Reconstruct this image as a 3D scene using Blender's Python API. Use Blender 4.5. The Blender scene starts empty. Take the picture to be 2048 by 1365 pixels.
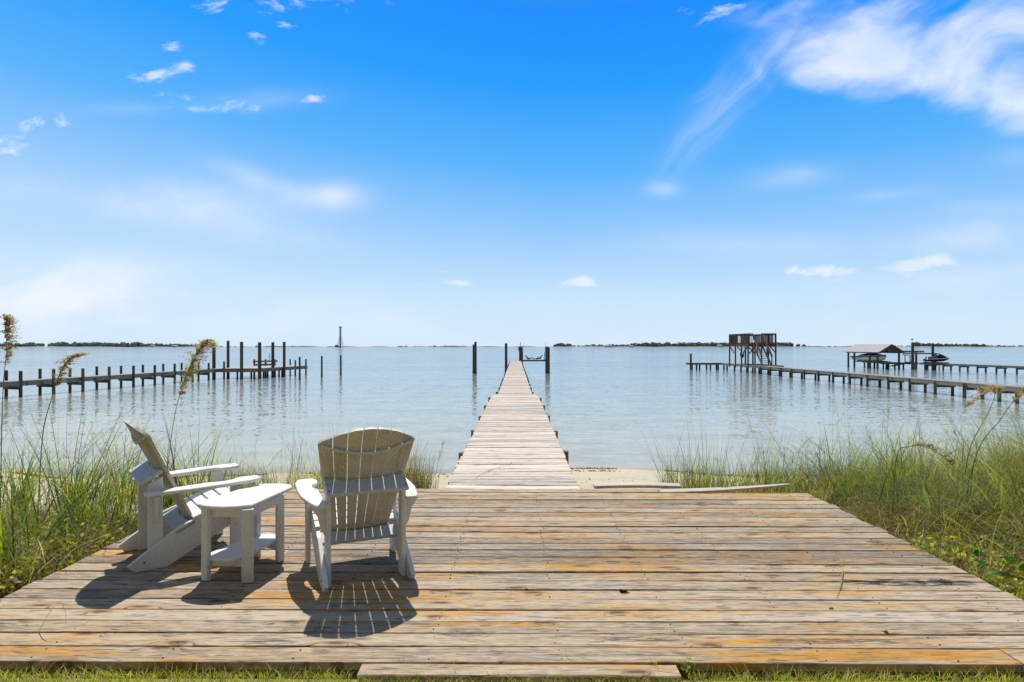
import bpy, math, random
import numpy as np
from mathutils import Vector, Matrix
R = math.radians
rnd = random.Random(7)
rng = np.random.default_rng(11)
scene = bpy.context.scene
col = scene.collection
F = 1250.0; CAMZ = 1.44; VPX = 1032.0; HZ = 693.0
WATER = -1.36

def at(px, Y, z=0.0):            # world point on a sight line bearing px at distance Y
    return Vector(((px - VPX) / F * Y, Y, z))
def wpt(px, pyb):                # point on the water surface
    Y = (CAMZ - WATER) * F / (pyb - HZ)
    return at(px, Y, WATER)
def zof(py, Y):
    return CAMZ - (py - HZ) * Y / F

# ------------------------------------------------------------------ object helpers
def tag(o, label=None, cat=None, group=None, kind=None):
    if label: o['label'] = label
    if cat: o['category'] = cat
    if group: o['group'] = group
    if kind: o['kind'] = kind
    return o
def empty(name, loc=(0, 0, 0), rz=0.0, parent=None):
    o = bpy.data.objects.new(name, None); col.objects.link(o)
    o.location = loc; o.rotation_euler = (0, 0, rz); o.empty_display_size = .2
    if parent: o.parent = parent
    return o

class MB:
    def __init__(s):
        s.v = []; s.f = []; s.gp = []; s.rv = []; s.mi = []
    def add(s, verts, faces, gp=None, rv=None, mi=0):
        b = len(s.v)
        s.v += [tuple(v) for v in verts]
        s.gp += [tuple(g) for g in (gp if gp else verts)]
        rv = rnd.random() if rv is None else rv
        s.rv += [rv] * len(verts)
        s.f += [tuple(i + b for i in f) for f in faces]
        s.mi += [mi] * len(faces)
    def box(s, c, size, rz=0.0, rv=None, mi=0):
        a = Vector(c); L = Vector(size)
        if L.z >= L.x and L.z >= L.y:
            s.beam(a - Vector((0, 0, L.z / 2)), a + Vector((0, 0, L.z / 2)), L.x, L.y, up=(-math.sin(rz), math.cos(rz), 0), rv=rv, mi=mi)
        elif L.x >= L.y:
            d = Vector((math.cos(rz), math.sin(rz), 0)) * L.x / 2
            s.beam(a - d, a + d, L.y, L.z, rv=rv, mi=mi)
        else:
            d = Vector((-math.sin(rz), math.cos(rz), 0)) * L.y / 2
            s.beam(a - d, a + d, L.x, L.z, rv=rv, mi=mi)
    def beam(s, p0, p1, w, t, up=(0, 0, 1), ch=0.004, segs=1, warp=None, rv=None, mi=0, off=None):
        p0 = Vector(p0); p1 = Vector(p1); d = p1 - p0; L = d.length; d = d.normalized()
        up = Vector(up); side = d.cross(up)
        if side.length < 1e-4: side = d.cross(Vector((0, 1, 0)))
        side.normalize(); up = side.cross(d).normalized()
        ch = min(ch, w * .2, t * .2)
        a, b = w / 2, t / 2
        prof = [(-a + ch, -b), (a - ch, -b), (a, -b + ch), (a, b - ch), (a - ch, b), (-a + ch, b), (-a, b - ch), (-a, -b + ch)]
        ox, oy = (rnd.random() * 40, rnd.random() * 40) if off is None else off
        V = []; G = []; Fc = []
        for k in range(segs + 1):
            q = k / segs; c = p0 + d * L * q
            for (x, y) in prof:
                p = c + side * x + up * y
                if warp: p = p + Vector(warp(q, x, y))
                V.append(p); G.append((L * q + ox, x + oy, y))
        for k in range(segs):
            for i in range(8):
                j = (i + 1) % 8
                Fc.append((k * 8 + i, k * 8 + j, (k + 1) * 8 + j, (k + 1) * 8 + i))
        Fc.append(tuple(range(7, -1, -1))); Fc.append(tuple(segs * 8 + i for i in range(8)))
        s.add(V, Fc, G, rv, mi)
    def tube(s, p0, p1, r0, r1=None, n=10, rv=None, mi=0, cap=True):
        r1 = r0 if r1 is None else r1
        p0 = Vector(p0); p1 = Vector(p1); d = p1 - p0; L = d.length; d.normalize()
        a = d.orthogonal().normalized(); b = d.cross(a)
        ox, oy = rnd.random() * 40, rnd.random() * 40
        V = []; G = []; Fc = []
        for k, (c, r) in enumerate(((p0, r0), (p1, r1))):
            for i in range(n):
                t = 2 * math.pi * i / n
                V.append(c + a * r * math.cos(t) + b * r * math.sin(t)); G.append((k * L + ox, t * .12 + oy, 0))
        for i in range(n):
            j = (i + 1) % n; Fc.append((i, j, n + j, n + i))
        if cap: Fc.append(tuple(range(n - 1, -1, -1))); Fc.append(tuple(range(n, 2 * n)))
        s.add(V, Fc, G, rv, mi)
    def path(s, pts, radii, n=6, rv=None, mi=0):
        pts = [Vector(p) for p in pts]; V = []; G = []; Fc = []
        m = len(pts); L = 0; a = None
        for k, p in enumerate(pts):
            d = (pts[min(k + 1, m - 1)] - pts[max(k - 1, 0)]).normalized()
            if a is None: a = d.orthogonal().normalized()
            a = (a - d * a.dot(d)).normalized(); b = d.cross(a)
            if k: L += (p - pts[k - 1]).length
            for i in range(n):
                t = 2 * math.pi * i / n; r = radii[k]
                V.append(p + a * r * math.cos(t) + b * r * math.sin(t)); G.append((L, t, 0))
        for k in range(m - 1):
            for i in range(n):
                j = (i + 1) % n; Fc.append((k * n + i, k * n + j, (k + 1) * n + j, (k + 1) * n + i))
        Fc.append(tuple(range(n - 1, -1, -1))); Fc.append(tuple((m - 1) * n + i for i in range(n)))
        s.add(V, Fc, G, rv, mi)
    def plate(s, outline, th, M=None, ch=0.004, rv=None, mi=0, grain=0):
        # outline ccw in xy, solid from z=-th to 0 with chamfered edges, mapped by matrix M
        n = len(outline); M = M or Matrix()
        P = [Vector((x, y, 0)) for x, y in outline]; I = []
        for i in range(n):
            a = (P[i] - P[i - 1]).normalized(); b = (P[(i + 1) % n] - P[i]).normalized()
            na = Vector((-a.y, a.x, 0)); nb = Vector((-b.y, b.x, 0)); m = (na + nb)
            m = m / max(m.dot(na), .3) if m.length > 1e-6 else na
            I.append(P[i] + m * ch)
        rings = [([p for p in I], -th), (P, -th + ch), (P, -ch), (I, 0)]
        V = []; G = []; Fc = []; ox, oy = rnd.random() * 40, rnd.random() * 40
        for ring, z in rings:
            for p in ring:
                q = Vector((p.x, p.y, z)); V.append(M @ q)
                G.append((q.x + ox, q.y + oy, z) if grain == 0 else (q.y + ox, q.x + oy, z))
        for k in range(3):
            for i in range(n):
                j = (i + 1) % n; Fc.append((k * n + i, k * n + j, (k + 1) * n + j, (k + 1) * n + i))
        Fc.append(tuple(range(n - 1, -1, -1))); Fc.append(tuple(3 * n + i for i in range(n)))
        s.add(V, Fc, G, rv, mi)
    def build(s, name, mats, parent=None, smooth=False):
        me = bpy.data.meshes.new(name)
        me.from_pydata(s.v, [], s.f); me.update()
        if not isinstance(mats, (list, tuple)): mats = [mats]
        for m in mats: me.materials.append(m)
        me.polygons.foreach_set('material_index', s.mi)
        a = me.attributes.new('gp', 'FLOAT_VECTOR', 'POINT'); a.data.foreach_set('vector', [c for g in s.gp for c in g])
        a = me.attributes.new('rv', 'FLOAT', 'POINT'); a.data.foreach_set('value', s.rv)
        if smooth: me.polygons.foreach_set('use_smooth', [True] * len(me.polygons))
        o = bpy.data.objects.new(name, me); col.objects.link(o)
        if parent: o.parent = parent
        return o

# ------------------------------------------------------------------ node helpers
class NT:
    def __init__(s, tree): s.t = tree; s.n = tree.nodes; s.l = tree.links
    def node(s, typ, **kw):
        nd = s.n.new(typ)
        for k, v in kw.items():
            if k == 'inp':
                for kk, vv in v.items(): s.put(nd.inputs[kk], vv)
            else: setattr(nd, k, v)
        return nd
    def put(s, sock, v):
        if isinstance(v, bpy.types.NodeSocket): s.l.new(v, sock)
        elif isinstance(v, (tuple, list)) and len(v) == 3 and sock.type == 'RGBA': sock.default_value = (*v, 1)
        else: sock.default_value = v
    def m(s, op, a, b=0.0, c=0.0, clamp=False):
        nd = s.node('ShaderNodeMath', operation=op, use_clamp=clamp)
        s.put(nd.inputs[0], a); s.put(nd.inputs[1], b); s.put(nd.inputs[2], c)
        return nd.outputs[0]
    def vm(s, op, a, b=(0, 0, 0)):
        nd = s.node('ShaderNodeVectorMath', operation=op); s.put(nd.inputs[0], a); s.put(nd.inputs[1], b)
        return nd.outputs[0]
    def mix(s, f, a, b, blend='MIX'):
        nd = s.node('ShaderNodeMix', data_type='RGBA', blend_type=blend)
        s.put(nd.inputs[0], f); s.put(nd.inputs[6], a); s.put(nd.inputs[7], b)
        return nd.outputs[2]
    def noise(s, vec, scale, detail=4, rough=.55, dist=0, out=0):
        nd = s.node('ShaderNodeTexNoise', inp={'Vector': vec, 'Scale': scale, 'Detail': detail, 'Roughness': rough, 'Distortion': dist})
        return nd.outputs[out]
    def ss(s, v, lo, hi, a=0.0, b=1.0):
        nd = s.node('ShaderNodeMapRange', interpolation_type='SMOOTHSTEP')
        for i, x in enumerate((v, lo, hi, a, b)): s.put(nd.inputs[i], x)
        return nd.outputs[0]
    def lin(s, v, lo, hi, a=0.0, b=1.0):
        nd = s.node('ShaderNodeMapRange')
        for i, x in enumerate((v, lo, hi, a, b)): s.put(nd.inputs[i], x)
        return nd.outputs[0]
    def ramp(s, v, stops):
        nd = s.node('ShaderNodeValToRGB'); s.put(nd.inputs[0], v); e = nd.color_ramp.elements
        while len(e) < len(stops): e.new(.5)
        for i, (p, c) in enumerate(stops): e[i].position = p; e[i].color = (*c, 1)
        return nd.outputs[0]
    def attr(s, name, out='Vector'):
        nd = s.node('ShaderNodeAttribute', attribute_name=name); return nd.outputs[out]
    def mul(s, vec, v): return s.vm('MULTIPLY', vec, v)
    def xyz(s, vec):
        nd = s.node('ShaderNodeSeparateXYZ', inp={0: vec}); return nd.outputs
    def comb(s, x, y, z):
        nd = s.node('ShaderNodeCombineXYZ', inp={0: x, 1: y, 2: z}); return nd.outputs[0]
    def bump(s, h, strength=.3, dist=.01, normal=None):
        nd = s.node('ShaderNodeBump', inp={'Height': h, 'Strength': strength, 'Distance': dist})
        if normal: s.put(nd.inputs['Normal'], normal)
        return nd.outputs[0]
def new_mat(name):
    m = bpy.data.materials.new(name); m.use_nodes = True
    t = m.node_tree; t.nodes.clear(); g = NT(t)
    out = g.node('ShaderNodeOutputMaterial')
    return m, g, out
def principled(g, out, color, rough=.7, normal=None, spec=.3, **kw):
    p = g.node('ShaderNodeBsdfPrincipled')
    g.put(p.inputs['Base Color'], color); g.put(p.inputs['Roughness'], rough); g.put(p.inputs['Specular IOR Level'], spec)
    if normal: g.put(p.inputs['Normal'], normal)
    for k, v in kw.items(): g.put(p.inputs[k], v)
    g.l.new(p.outputs[0], out.inputs[0]); return p

# ------------------------------------------------------------------ materials
def wood_mat(name, grey, light, orange, stain, dark_amt=1.0, mould=False, contrast=1.0):
    m, g, out = new_mat(name)
    gp = g.attr('gp'); rv = g.attr('rv', 'Fac')
    geo = g.node('ShaderNodeNewGeometry').outputs['Position']
    wob = g.noise(g.mul(gp, (1.5, 7, 1)), 1.0, 2, .5, out=1)
    gpw = g.vm('ADD', gp, g.mul(g.vm('SUBTRACT', wob, (.5, .5, .5)), (.0, .022, 0)))
    # knots bend the grain around them
    kv = g.node('ShaderNodeTexVoronoi', voronoi_dimensions='2D', inp={'Vector': g.mul(gp, (1.7, 6.2, 1)), 'Scale': 1.0})
    ksel = g.m('GREATER_THAN', g.xyz(kv.outputs['Color'])[0], .45)
    kd0 = kv.outputs['Distance']
    bend = g.m('MULTIPLY', g.m('MULTIPLY', g.m('SUBTRACT', 1, g.ss(kd0, .0, .30)), ksel), .05)
    gpw = g.vm('ADD', gpw, g.comb(0.0, bend, 0.0))
    fine = g.noise(g.mul(gpw, (9, 62, 20)), 1.0, 5, .8)
    mid = g.noise(g.mul(gpw, (1.6, 30, 8)), 1.0, 7, .74)
    big = g.noise(g.mul(gp, (.8, 7, 1)), 1.0, 3, .6)
    blotch = g.noise(g.mul(geo, (.55, 1.9, 1)), 1.0, 3, .6)
    tone = g.m('ADD', g.m('MULTIPLY', g.m('SUBTRACT', mid, .5), 2.2 * contrast), g.m('MULTIPLY', g.m('SUBTRACT', fine, .5), 2.9 * contrast))
    tone = g.m('ADD', tone, g.m('MULTIPLY', g.m('SUBTRACT', rv, .5), .75))
    tone = g.m('ADD', tone, .56, clamp=True)
    rv2 = g.m('FRACT', g.m('MULTIPLY', rv, 7.31))
    warm = g.m('ADD', g.m('MULTIPLY', rv2, .55), g.m('MULTIPLY', g.m('SUBTRACT', big, .35), 1.6), clamp=True)
    lt = g.mix(warm, light, (light[0] * 1.06, light[1] * .93, light[2] * .74))
    c = g.mix(tone, grey, lt)
    # orange stained patches, streaked along the grain
    o1 = g.m('ADD', g.m('MULTIPLY', blotch, .85), g.m('ADD', g.m('MULTIPLY', big, .75), g.m('MULTIPLY', mid, .9)))
    of = g.m('MULTIPLY', g.ss(o1, 1.24, 1.50), stain, clamp=True)
    c = g.mix(of, c, g.mix(tone, tuple(x * .7 for x in orange), tuple(min(1, x * 1.25) for x in orange)))
    # dark checks along the grain
    crack = g.ss(g.noise(g.mul(gpw, (1.3, 70, 3)), 1.0, 3, .55), .63, .67)
    crack2 = g.ss(g.noise(g.mul(gpw, (7, 75, 3)), 1.0, 2, .5), .61, .65)
    cm = g.m('MULTIPLY', g.m('MAXIMUM', crack, g.m('MULTIPLY', crack2, .7)), min(1, dark_amt * .8), clamp=True)
    c = g.mix(cm, c, tuple(x * .3 for x in grey))
    kd = g.m('ADD', kd0, g.m('MULTIPLY', g.m('SUBTRACT', mid, .5), .06))
    ring = g.m('MULTIPLY', g.m('SUBTRACT', 1, g.ss(kd, .05, .085)), ksel)
    ringb = g.m('MULTIPLY', g.m('MULTIPLY', g.m('SUBTRACT', 1, g.ss(kd, .09, .15)), ksel), .55)
    halo = g.m('MULTIPLY', g.m('SUBTRACT', 1, g.ss(kd, .10, .34)), g.m('MULTIPLY', ksel, .30))
    dk = min(1, dark_amt)
    c = g.mix(g.m('MULTIPLY', halo, dk), c, (orange[0] * .9, orange[1] * .9, orange[2] * 1.2))
    c = g.mix(g.m('MULTIPLY', ringb, dk), c, (grey[0] * .8, grey[1] * .62, grey[2] * .5))
    c = g.mix(g.m('MULTIPLY', ring, dk * .8), c, (grey[0] * .45, grey[1] * .38, grey[2] * .33))
    if mould:
        px, py, pz = g.xyz(geo)
        sp = g.ss(g.noise(g.mul(geo, (9, 60, 1)), 1.0, 6, .75), .43, .53)
        tot = None
        for (cx, cy, rx, ry, s) in ((2.40, 3.83, .48, .065, 1.1), (1.55, 3.06, .42, .03, .8), (.6, 3.07, .25, .03, .8), (1.0, 3.73, .4, .03, .5), (-.25, 3.13, .12, .05, .6), (1.62, 4.05, .2, .03, .7), (-2.7, 3.2, .15, .03, .7), (-1.2, 3.02, .15, .06, .6), (.72, 3.33, .12, .03, .5)):
            ex = g.m('POWER', g.m('DIVIDE', g.m('SUBTRACT', px, cx), rx), 2)
            ey = g.m('POWER', g.m('DIVIDE', g.m('SUBTRACT', py, cy), ry), 4)
            f = g.m('MULTIPLY', g.ss(g.m('ADD', ex, ey), 1.0, .4), s)
            tot = f if tot is None else g.m('MAXIMUM', tot, f)
        c = g.mix(g.m('MULTIPLY', g.m('MULTIPLY', tot, sp), .9), c, (.03, .028, .025))
    h = g.m('SUBTRACT', g.m('ADD', g.m('MULTIPLY', fine, .5), g.m('MULTIPLY', mid, .5)), g.m('MULTIPLY', cm, .6))
    principled(g, out, c, .8, g.bump(h, .7, .004), .2)
    return m

M = {}
M['deck'] = wood_mat('weathered_deck_wood', (.175, .140, .106), (.465, .40, .315), (.42, .20, .022), 1.0, 1.2, mould=True, contrast=1.05)
M['nail'] = wood_mat('rusty_nail', (.03, .022, .018), (.05, .035, .025), (.06, .03, .02), .2)
M['pier'] = wood_mat('bleached_pier_wood', (.37, .325, .29), (.70, .645, .59), (.50, .38, .28), .25, .8, contrast=.7)
M['frame'] = wood_mat('dark_brown_joist_wood', (.10, .075, .05), (.20, .15, .10), (.2, .11, .05), .3)  # dark brown wood for joists, stringers, wide pier pilings and gables
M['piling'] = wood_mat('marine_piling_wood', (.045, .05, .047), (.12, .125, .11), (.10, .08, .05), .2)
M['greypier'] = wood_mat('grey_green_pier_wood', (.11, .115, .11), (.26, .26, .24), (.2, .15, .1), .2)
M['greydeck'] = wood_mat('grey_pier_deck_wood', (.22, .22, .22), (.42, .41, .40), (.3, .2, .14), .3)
M['redwood'] = wood_mat('red_brown_stained_wood', (.08, .05, .041), (.19, .115, .092), (.2, .08, .04), .3)

def white_mat(name, dirt, tan=(.58, .57, .53)):
    m, g, out = new_mat(name)
    gp = g.attr('gp'); geo = g.node('ShaderNodeTexCoord').outputs['Object']
    n1 = g.noise(g.mul(gp, (45, 260, 90)), 1.0, 3, .7)
    n2 = g.noise(g.mul(geo, (3, 3, 3)), 1.0, 4, .6)
    n3 = g.noise(geo, 90, 3, .7)
    sp = g.m('MULTIPLY', g.ss(n1, .50, .60), g.ss(n2, .35, .6, .35, 1))
    nrm = g.xyz(g.node('ShaderNodeNewGeometry').outputs['Normal'])[2]
    side = g.ss(nrm, .80, .3)                       # faces that shed rain keep their grime
    amt = g.m('MULTIPLY', g.m('ADD', g.m('MULTIPLY', side, .9), .10), dirt)
    c = g.mix(g.m('MULTIPLY', amt, g.lin(n2, .3, .7, .45, 1.0)), (.82, .81, .79), tan)
    c = g.mix(g.m('MULTIPLY', sp, g.m('ADD', g.m('MULTIPLY', amt, .85), .07)), c, tuple(x * .42 for x in tan))
    c = g.mix(g.m('MULTIPLY', g.ss(n3, .5, .7), g.m('MULTIPLY', amt, .35)), c, tuple(x * .6 for x in tan))
    rvv = g.attr('rv', 'Fac'); c = g.mix(g.m('MULTIPLY', g.m('MULTIPLY', rvv, dirt), .38), c, tuple(x * .55 for x in tan))
    principled(g, out, c, .55, g.bump(n1, .25, .002), .35)
    return m
M['white'] = white_mat('weathered_white_plastic_lumber', .5)
M['dirtywhite'] = white_mat('mildewed_white_plastic_lumber', 1.0, (.50, .44, .29))
def simple(name, c, rough=.6, metal=0.0, var=.15, scale=20, **kw):
    m, g, out = new_mat(name)
    n = g.noise(g.node('ShaderNodeTexCoord').outputs['Object'], scale, 4, .6)
    f = g.lin(n, .3, .7, 1 - var, 1 + var)
    cc = g.vm('SCALE', (c[0], c[1], c[2]));
    nd = cc.node; nd.inputs[0].default_value = c; g.put(nd.inputs['Scale'], f)
    principled(g, out, cc, rough, g.bump(n, .15, .01), .4, Metallic=metal, **kw)
    return m
M['shadewhite'] = simple('shade_grey_plastic_lumber', (.50, .51, .52), .6, 0, .18, 60)  # white lumber with the shade behind the backrest put into its base colour
M['screw'] = simple('screw_metal', (.12, .10, .08), .5, .6)
M['metal'] = simple('galvanised_metal', (.16, .17, .17), .5, .7)
M['roofmetal'] = simple('sheet_metal_roof', (.17, .16, .16), .5, .2, .12, 3)
M['hullwhite'] = simple('white_gelcoat', (.70, .68, .58), .25, 0, .04, 2)
M['hulldark'] = simple('navy_gelcoat', (.012, .016, .025), .2, 0, .1, 2)
M['glassblue'] = simple('tinted_windscreen', (.10, .16, .24), .1, 0, .1, 2)
M['jetski'] = simple('black_glossy_plastic', (.010, .013, .03), .25, 0, .2, 4)
M['jetblue'] = simple('blue_trim_plastic', (.05, .09, .24), .3, 0, .1, 4)
M['lightblue'] = simple('pale_blue_plastic', (.18, .38, .60), .5)
M['bird'] = simple('dark_plumage', (.03, .028, .025), .8, 0, .3, 30)
M['birdwhite'] = simple('pale_plumage', (.45, .43, .40), .8, 0, .2, 30)
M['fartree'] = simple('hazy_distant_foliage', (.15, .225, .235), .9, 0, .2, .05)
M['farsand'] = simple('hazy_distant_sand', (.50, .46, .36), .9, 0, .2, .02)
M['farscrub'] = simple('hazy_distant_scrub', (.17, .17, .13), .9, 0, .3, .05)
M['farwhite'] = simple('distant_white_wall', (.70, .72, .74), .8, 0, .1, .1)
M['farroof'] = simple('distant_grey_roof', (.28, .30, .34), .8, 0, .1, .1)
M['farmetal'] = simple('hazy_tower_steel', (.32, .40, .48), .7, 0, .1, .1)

def foliage_mat():
    m, g, out = new_mat('grass_blades')
    c = g.attr('Col', 'Color')
    gn = g.noise(g.node('ShaderNodeNewGeometry').outputs['Position'], 7, 3, .6)
    nd = g.node('ShaderNodeVectorMath', operation='SCALE'); g.put(nd.inputs[0], c); g.put(nd.inputs['Scale'], g.lin(gn, .3, .7, .75, 1.25))
    c2 = nd.outputs[0]
    d = g.node('ShaderNodeBsdfPrincipled', inp={'Base Color': c2, 'Roughness': .5, 'Specular IOR Level': .22})
    tr = g.node('ShaderNodeBsdfTranslucent', inp={'Color': g.mul(c2, (1.15, 1.25, .6))})
    mx = g.node('ShaderNodeMixShader', inp={0: .5, 1: d.outputs[0], 2: tr.outputs[0]})
    g.l.new(mx.outputs[0], out.inputs[0]); return m
M['leaf'] = foliage_mat()

def ground_mat():
    m, g, out = new_mat('beach_sand_and_soil')
    pos = g.node('ShaderNodeNewGeometry').outputs['Position']; x, y, z = g.xyz(pos)
    n = g.noise(pos, 1.2, 5, .6); f = g.noise(pos, 60, 4, .7); r = g.noise(g.mul(pos, (2, 6, 1)), 1, 3, .5)
    sand = g.mix(f, (.42, .37, .26), (.62, .56, .43))
    sand = g.mix(g.ss(n, .35, .65, 0, .35), sand, (.34, .29, .19))
    sand = g.mix(g.ss(g.noise(g.mul(pos, (6, 14, 1)), 1, 4, .7), .60, .66, 0, .6), sand, (.16, .12, .06))
    wet = g.ss(g.m('ADD', z, g.m('MULTIPLY', g.m('SUBTRACT', n, .5), .15)), WATER + .10, WATER - .02)
    sand = g.mix(wet, sand, (.36, .29, .18))
    weed = g.ss(g.noise(g.mul(pos, (1.2, 5, 1)), 1, 5, .7), .56, .66)
    weedband = g.m('MULTIPLY', g.ss(z, WATER + .22, WATER + .05), weed)
    sand = g.mix(g.m('MULTIPLY', weedband, .55), sand, (.20, .15, .07))
    deep = g.ss(z, WATER - .05, WATER - .8)
    sand = g.mix(deep, sand, (.22, .23, .17))
    soil = g.mix(f, (.10, .075, .045), (.24, .18, .11))
    near = g.ss(g.m('ADD', y, g.m('MULTIPLY', n, 2.0)), 7.4, 6.6)
    lawn = g.mix(f, (.14, .13, .04), (.34, .30, .10))
    soil = g.mix(g.ss(y, 2.98, 2.86), soil, lawn)
    c = g.mix(near, sand, soil)
    principled(g, out, c, .9, g.bump(g.m('ADD', f, g.m('MULTIPLY', r, 3)), .5, .02), .15)
    return m
M['ground'] = ground_mat()

def water_mat():
    m, g, out = new_mat('rippled_bay_water')
    pos = g.node('ShaderNodeNewGeometry').outputs['Position']; x, y, z = g.xyz(pos)
    def slope(vec, sc, det, amp):
        nz_ = g.noise(g.mul(pos, vec), sc, det, .6, .3, out=1)
        q = g.vm('SUBTRACT', nz_, (.5, .5, .5)); nd = g.node('ShaderNodeVectorMath', operation='SCALE'); g.put(nd.inputs[0], q); g.put(nd.inputs['Scale'], amp); return nd.outputs[0]
    patch = g.noise(g.mul(pos, (.02, .09, 0)), 1, 4, .65)
    patch2 = g.noise(g.mul(pos, (.12, .5, 0)), 1, 4, .65)
    am = g.m('MULTIPLY', g.m('MULTIPLY', g.lin(patch, .32, .68, .5, 1.35), g.lin(patch2, .3, .7, .5, 1.4)), g.ss(y, 14, 34, .35, 1.0))
    sl_ = g.vm('ADD', slope((1, 1.5, 1), 5.0, 2, g.m('MULTIPLY', am, .42)), slope((.8, 2.2, 1), 1.1, 3, g.m('MULTIPLY', am, .50)))
    sl_ = g.vm('ADD', sl_, slope((.5, 1.6, 1), .22, 3, g.m('MULTIPLY', g.ss(y, 30, 120), .30)))
    nrm = g.vm('NORMALIZE', g.vm('ADD', g.mul(sl_, (.7, 1, 0)), (0, 0, 1)))
    body = g.ramp(g.lin(y, 10, 90), ((0, (.50, .44, .30)), (.07, (.47, .43, .31)), (.2, (.38, .39, .33)), (.45, (.29, .33, .33)), (1, (.18, .25, .30))))
    body = g.mix(g.ss(g.noise(g.mul(pos, (.15, .6, 0)), 1, 4, .65), .45, .62, 0, .30), body, (.24, .22, .13))
    dif = g.node('ShaderNodeBsdfDiffuse', inp={'Color': body})
    alpha = g.ss(g.m('ADD', y, g.m('MULTIPLY', g.m('SUBTRACT', g.noise(g.mul(pos, (.5, 1, 0)), 1, 3), .5), 1.0)), 13.2, 14.6, .3, .985)
    tr = g.node('ShaderNodeBsdfTransparent', inp={'Color': (.86, .92, .88, 1)})
    b = g.node('ShaderNodeMixShader', inp={0: alpha, 1: tr.outputs[0], 2: dif.outputs[0]})
    gl = g.node('ShaderNodeBsdfGlossy', inp={'Color': (.86, .91, .94, 1), 'Roughness': .06, 'Normal': nrm})
    fr = g.node('ShaderNodeFresnel', inp={'IOR': 1.33, 'Normal': nrm})
    ff = g.m('MULTIPLY', g.m('POWER', fr.outputs[0], .8), .85, clamp=True)
    mx = g.node('ShaderNodeMixShader', inp={0: ff, 1: b.outputs[0], 2: gl.outputs[0]})
    g.l.new(mx.outputs[0], out.inputs[0]); return m
M['water'] = water_mat()

# ------------------------------------------------------------------ terrain
def gz(x, y):
    x = np.asarray(x, float); y = np.asarray(y, float)
    shore = 13.75 + .5 * np.sin(x * .35 + 1) + .25 * np.sin(x * .9) - .02 * x
    base = np.interp(y, [0, 2.79, 2.84, 5.5, 7.0, 9.0], [-.036, -.036, -.14, -.17, -.34, -.62])
    t = np.clip((y - 9.0) / (shore - 9.0), 0, 1)
    z = np.where(y < 9, base, -.62 + (WATER + .62) * t)
    z = np.where(y > shore, WATER - np.minimum((y - shore) * .055, 3.0), z)
    land = np.clip((9.5 - y) / 3, 0, 1)
    z = z + land * np.clip((y - 3) / 2, 0, 1) * (.16 * np.clip((x - 3.4) / 2.5, 0, 1) * (1 + .3 * np.sin(x * 1.3 + y)))
    z = z + .015 * np.sin(x * 3.1 + y * 1.7) * np.clip((y - 3.2), 0, 1) * np.clip((np.abs(x) - 3.0), 0, 1)
    return z
def grid(name, xs, ys, zf, mat):
    X, Y = np.meshgrid(xs, ys); Z = zf(X, Y)
    n, k = X.shape; V = np.stack([X, Y, Z], -1).reshape(-1, 3)
    me = bpy.data.meshes.new(name)
    idx = np.arange(n * k).reshape(n, k)
    Fc = np.stack([idx[:-1, :-1], idx[:-1, 1:], idx[1:, 1:], idx[1:, :-1]], -1).reshape(-1, 4)
    me.vertices.add(len(V)); me.vertices.foreach_set('co', V.ravel())
    me.loops.add(Fc.size); me.loops.foreach_set('vertex_index', Fc.ravel())
    me.polygons.add(len(Fc)); me.polygons.foreach_set('loop_start', np.arange(0, Fc.size, 4)); me.polygons.foreach_set('loop_total', np.full(len(Fc), 4))
    me.update(); me.validate(); me.materials.append(mat)
    me.polygons.foreach_set('use_smooth', [True] * len(me.polygons))
    o = bpy.data.objects.new(name, me); col.objects.link(o); return o
xs = np.concatenate([[-6000, -2500, -900, -300, -120, -60], np.arange(-30, 30.01, .25), [60, 120, 300, 900, 2500, 6000]])
ys = np.concatenate([[-300, -60, -15, -5, 0], np.arange(1, 20, .2), [22, 26, 32, 40, 60, 100, 300, 900, 2500, 7000]])
tag(grid('ground', xs, ys, gz, M['ground']), 'pale sand beach and soil sloping down under the bay', 'ground', kind='structure')
wy = np.concatenate([[12.2], np.arange(13, 60, 3), [80, 120, 200, 400, 900, 2000, 7000]])
wx = np.array([-7000, -2000, -600, -200, -80, -30, 0, 30, 80, 200, 600, 2000, 7000.])
tag(grid('water', wx, wy, lambda X, Y: X * 0 + WATER, M['water']), 'calm rippled blue grey bay water reaching the horizon', 'water', kind='structure')

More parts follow.
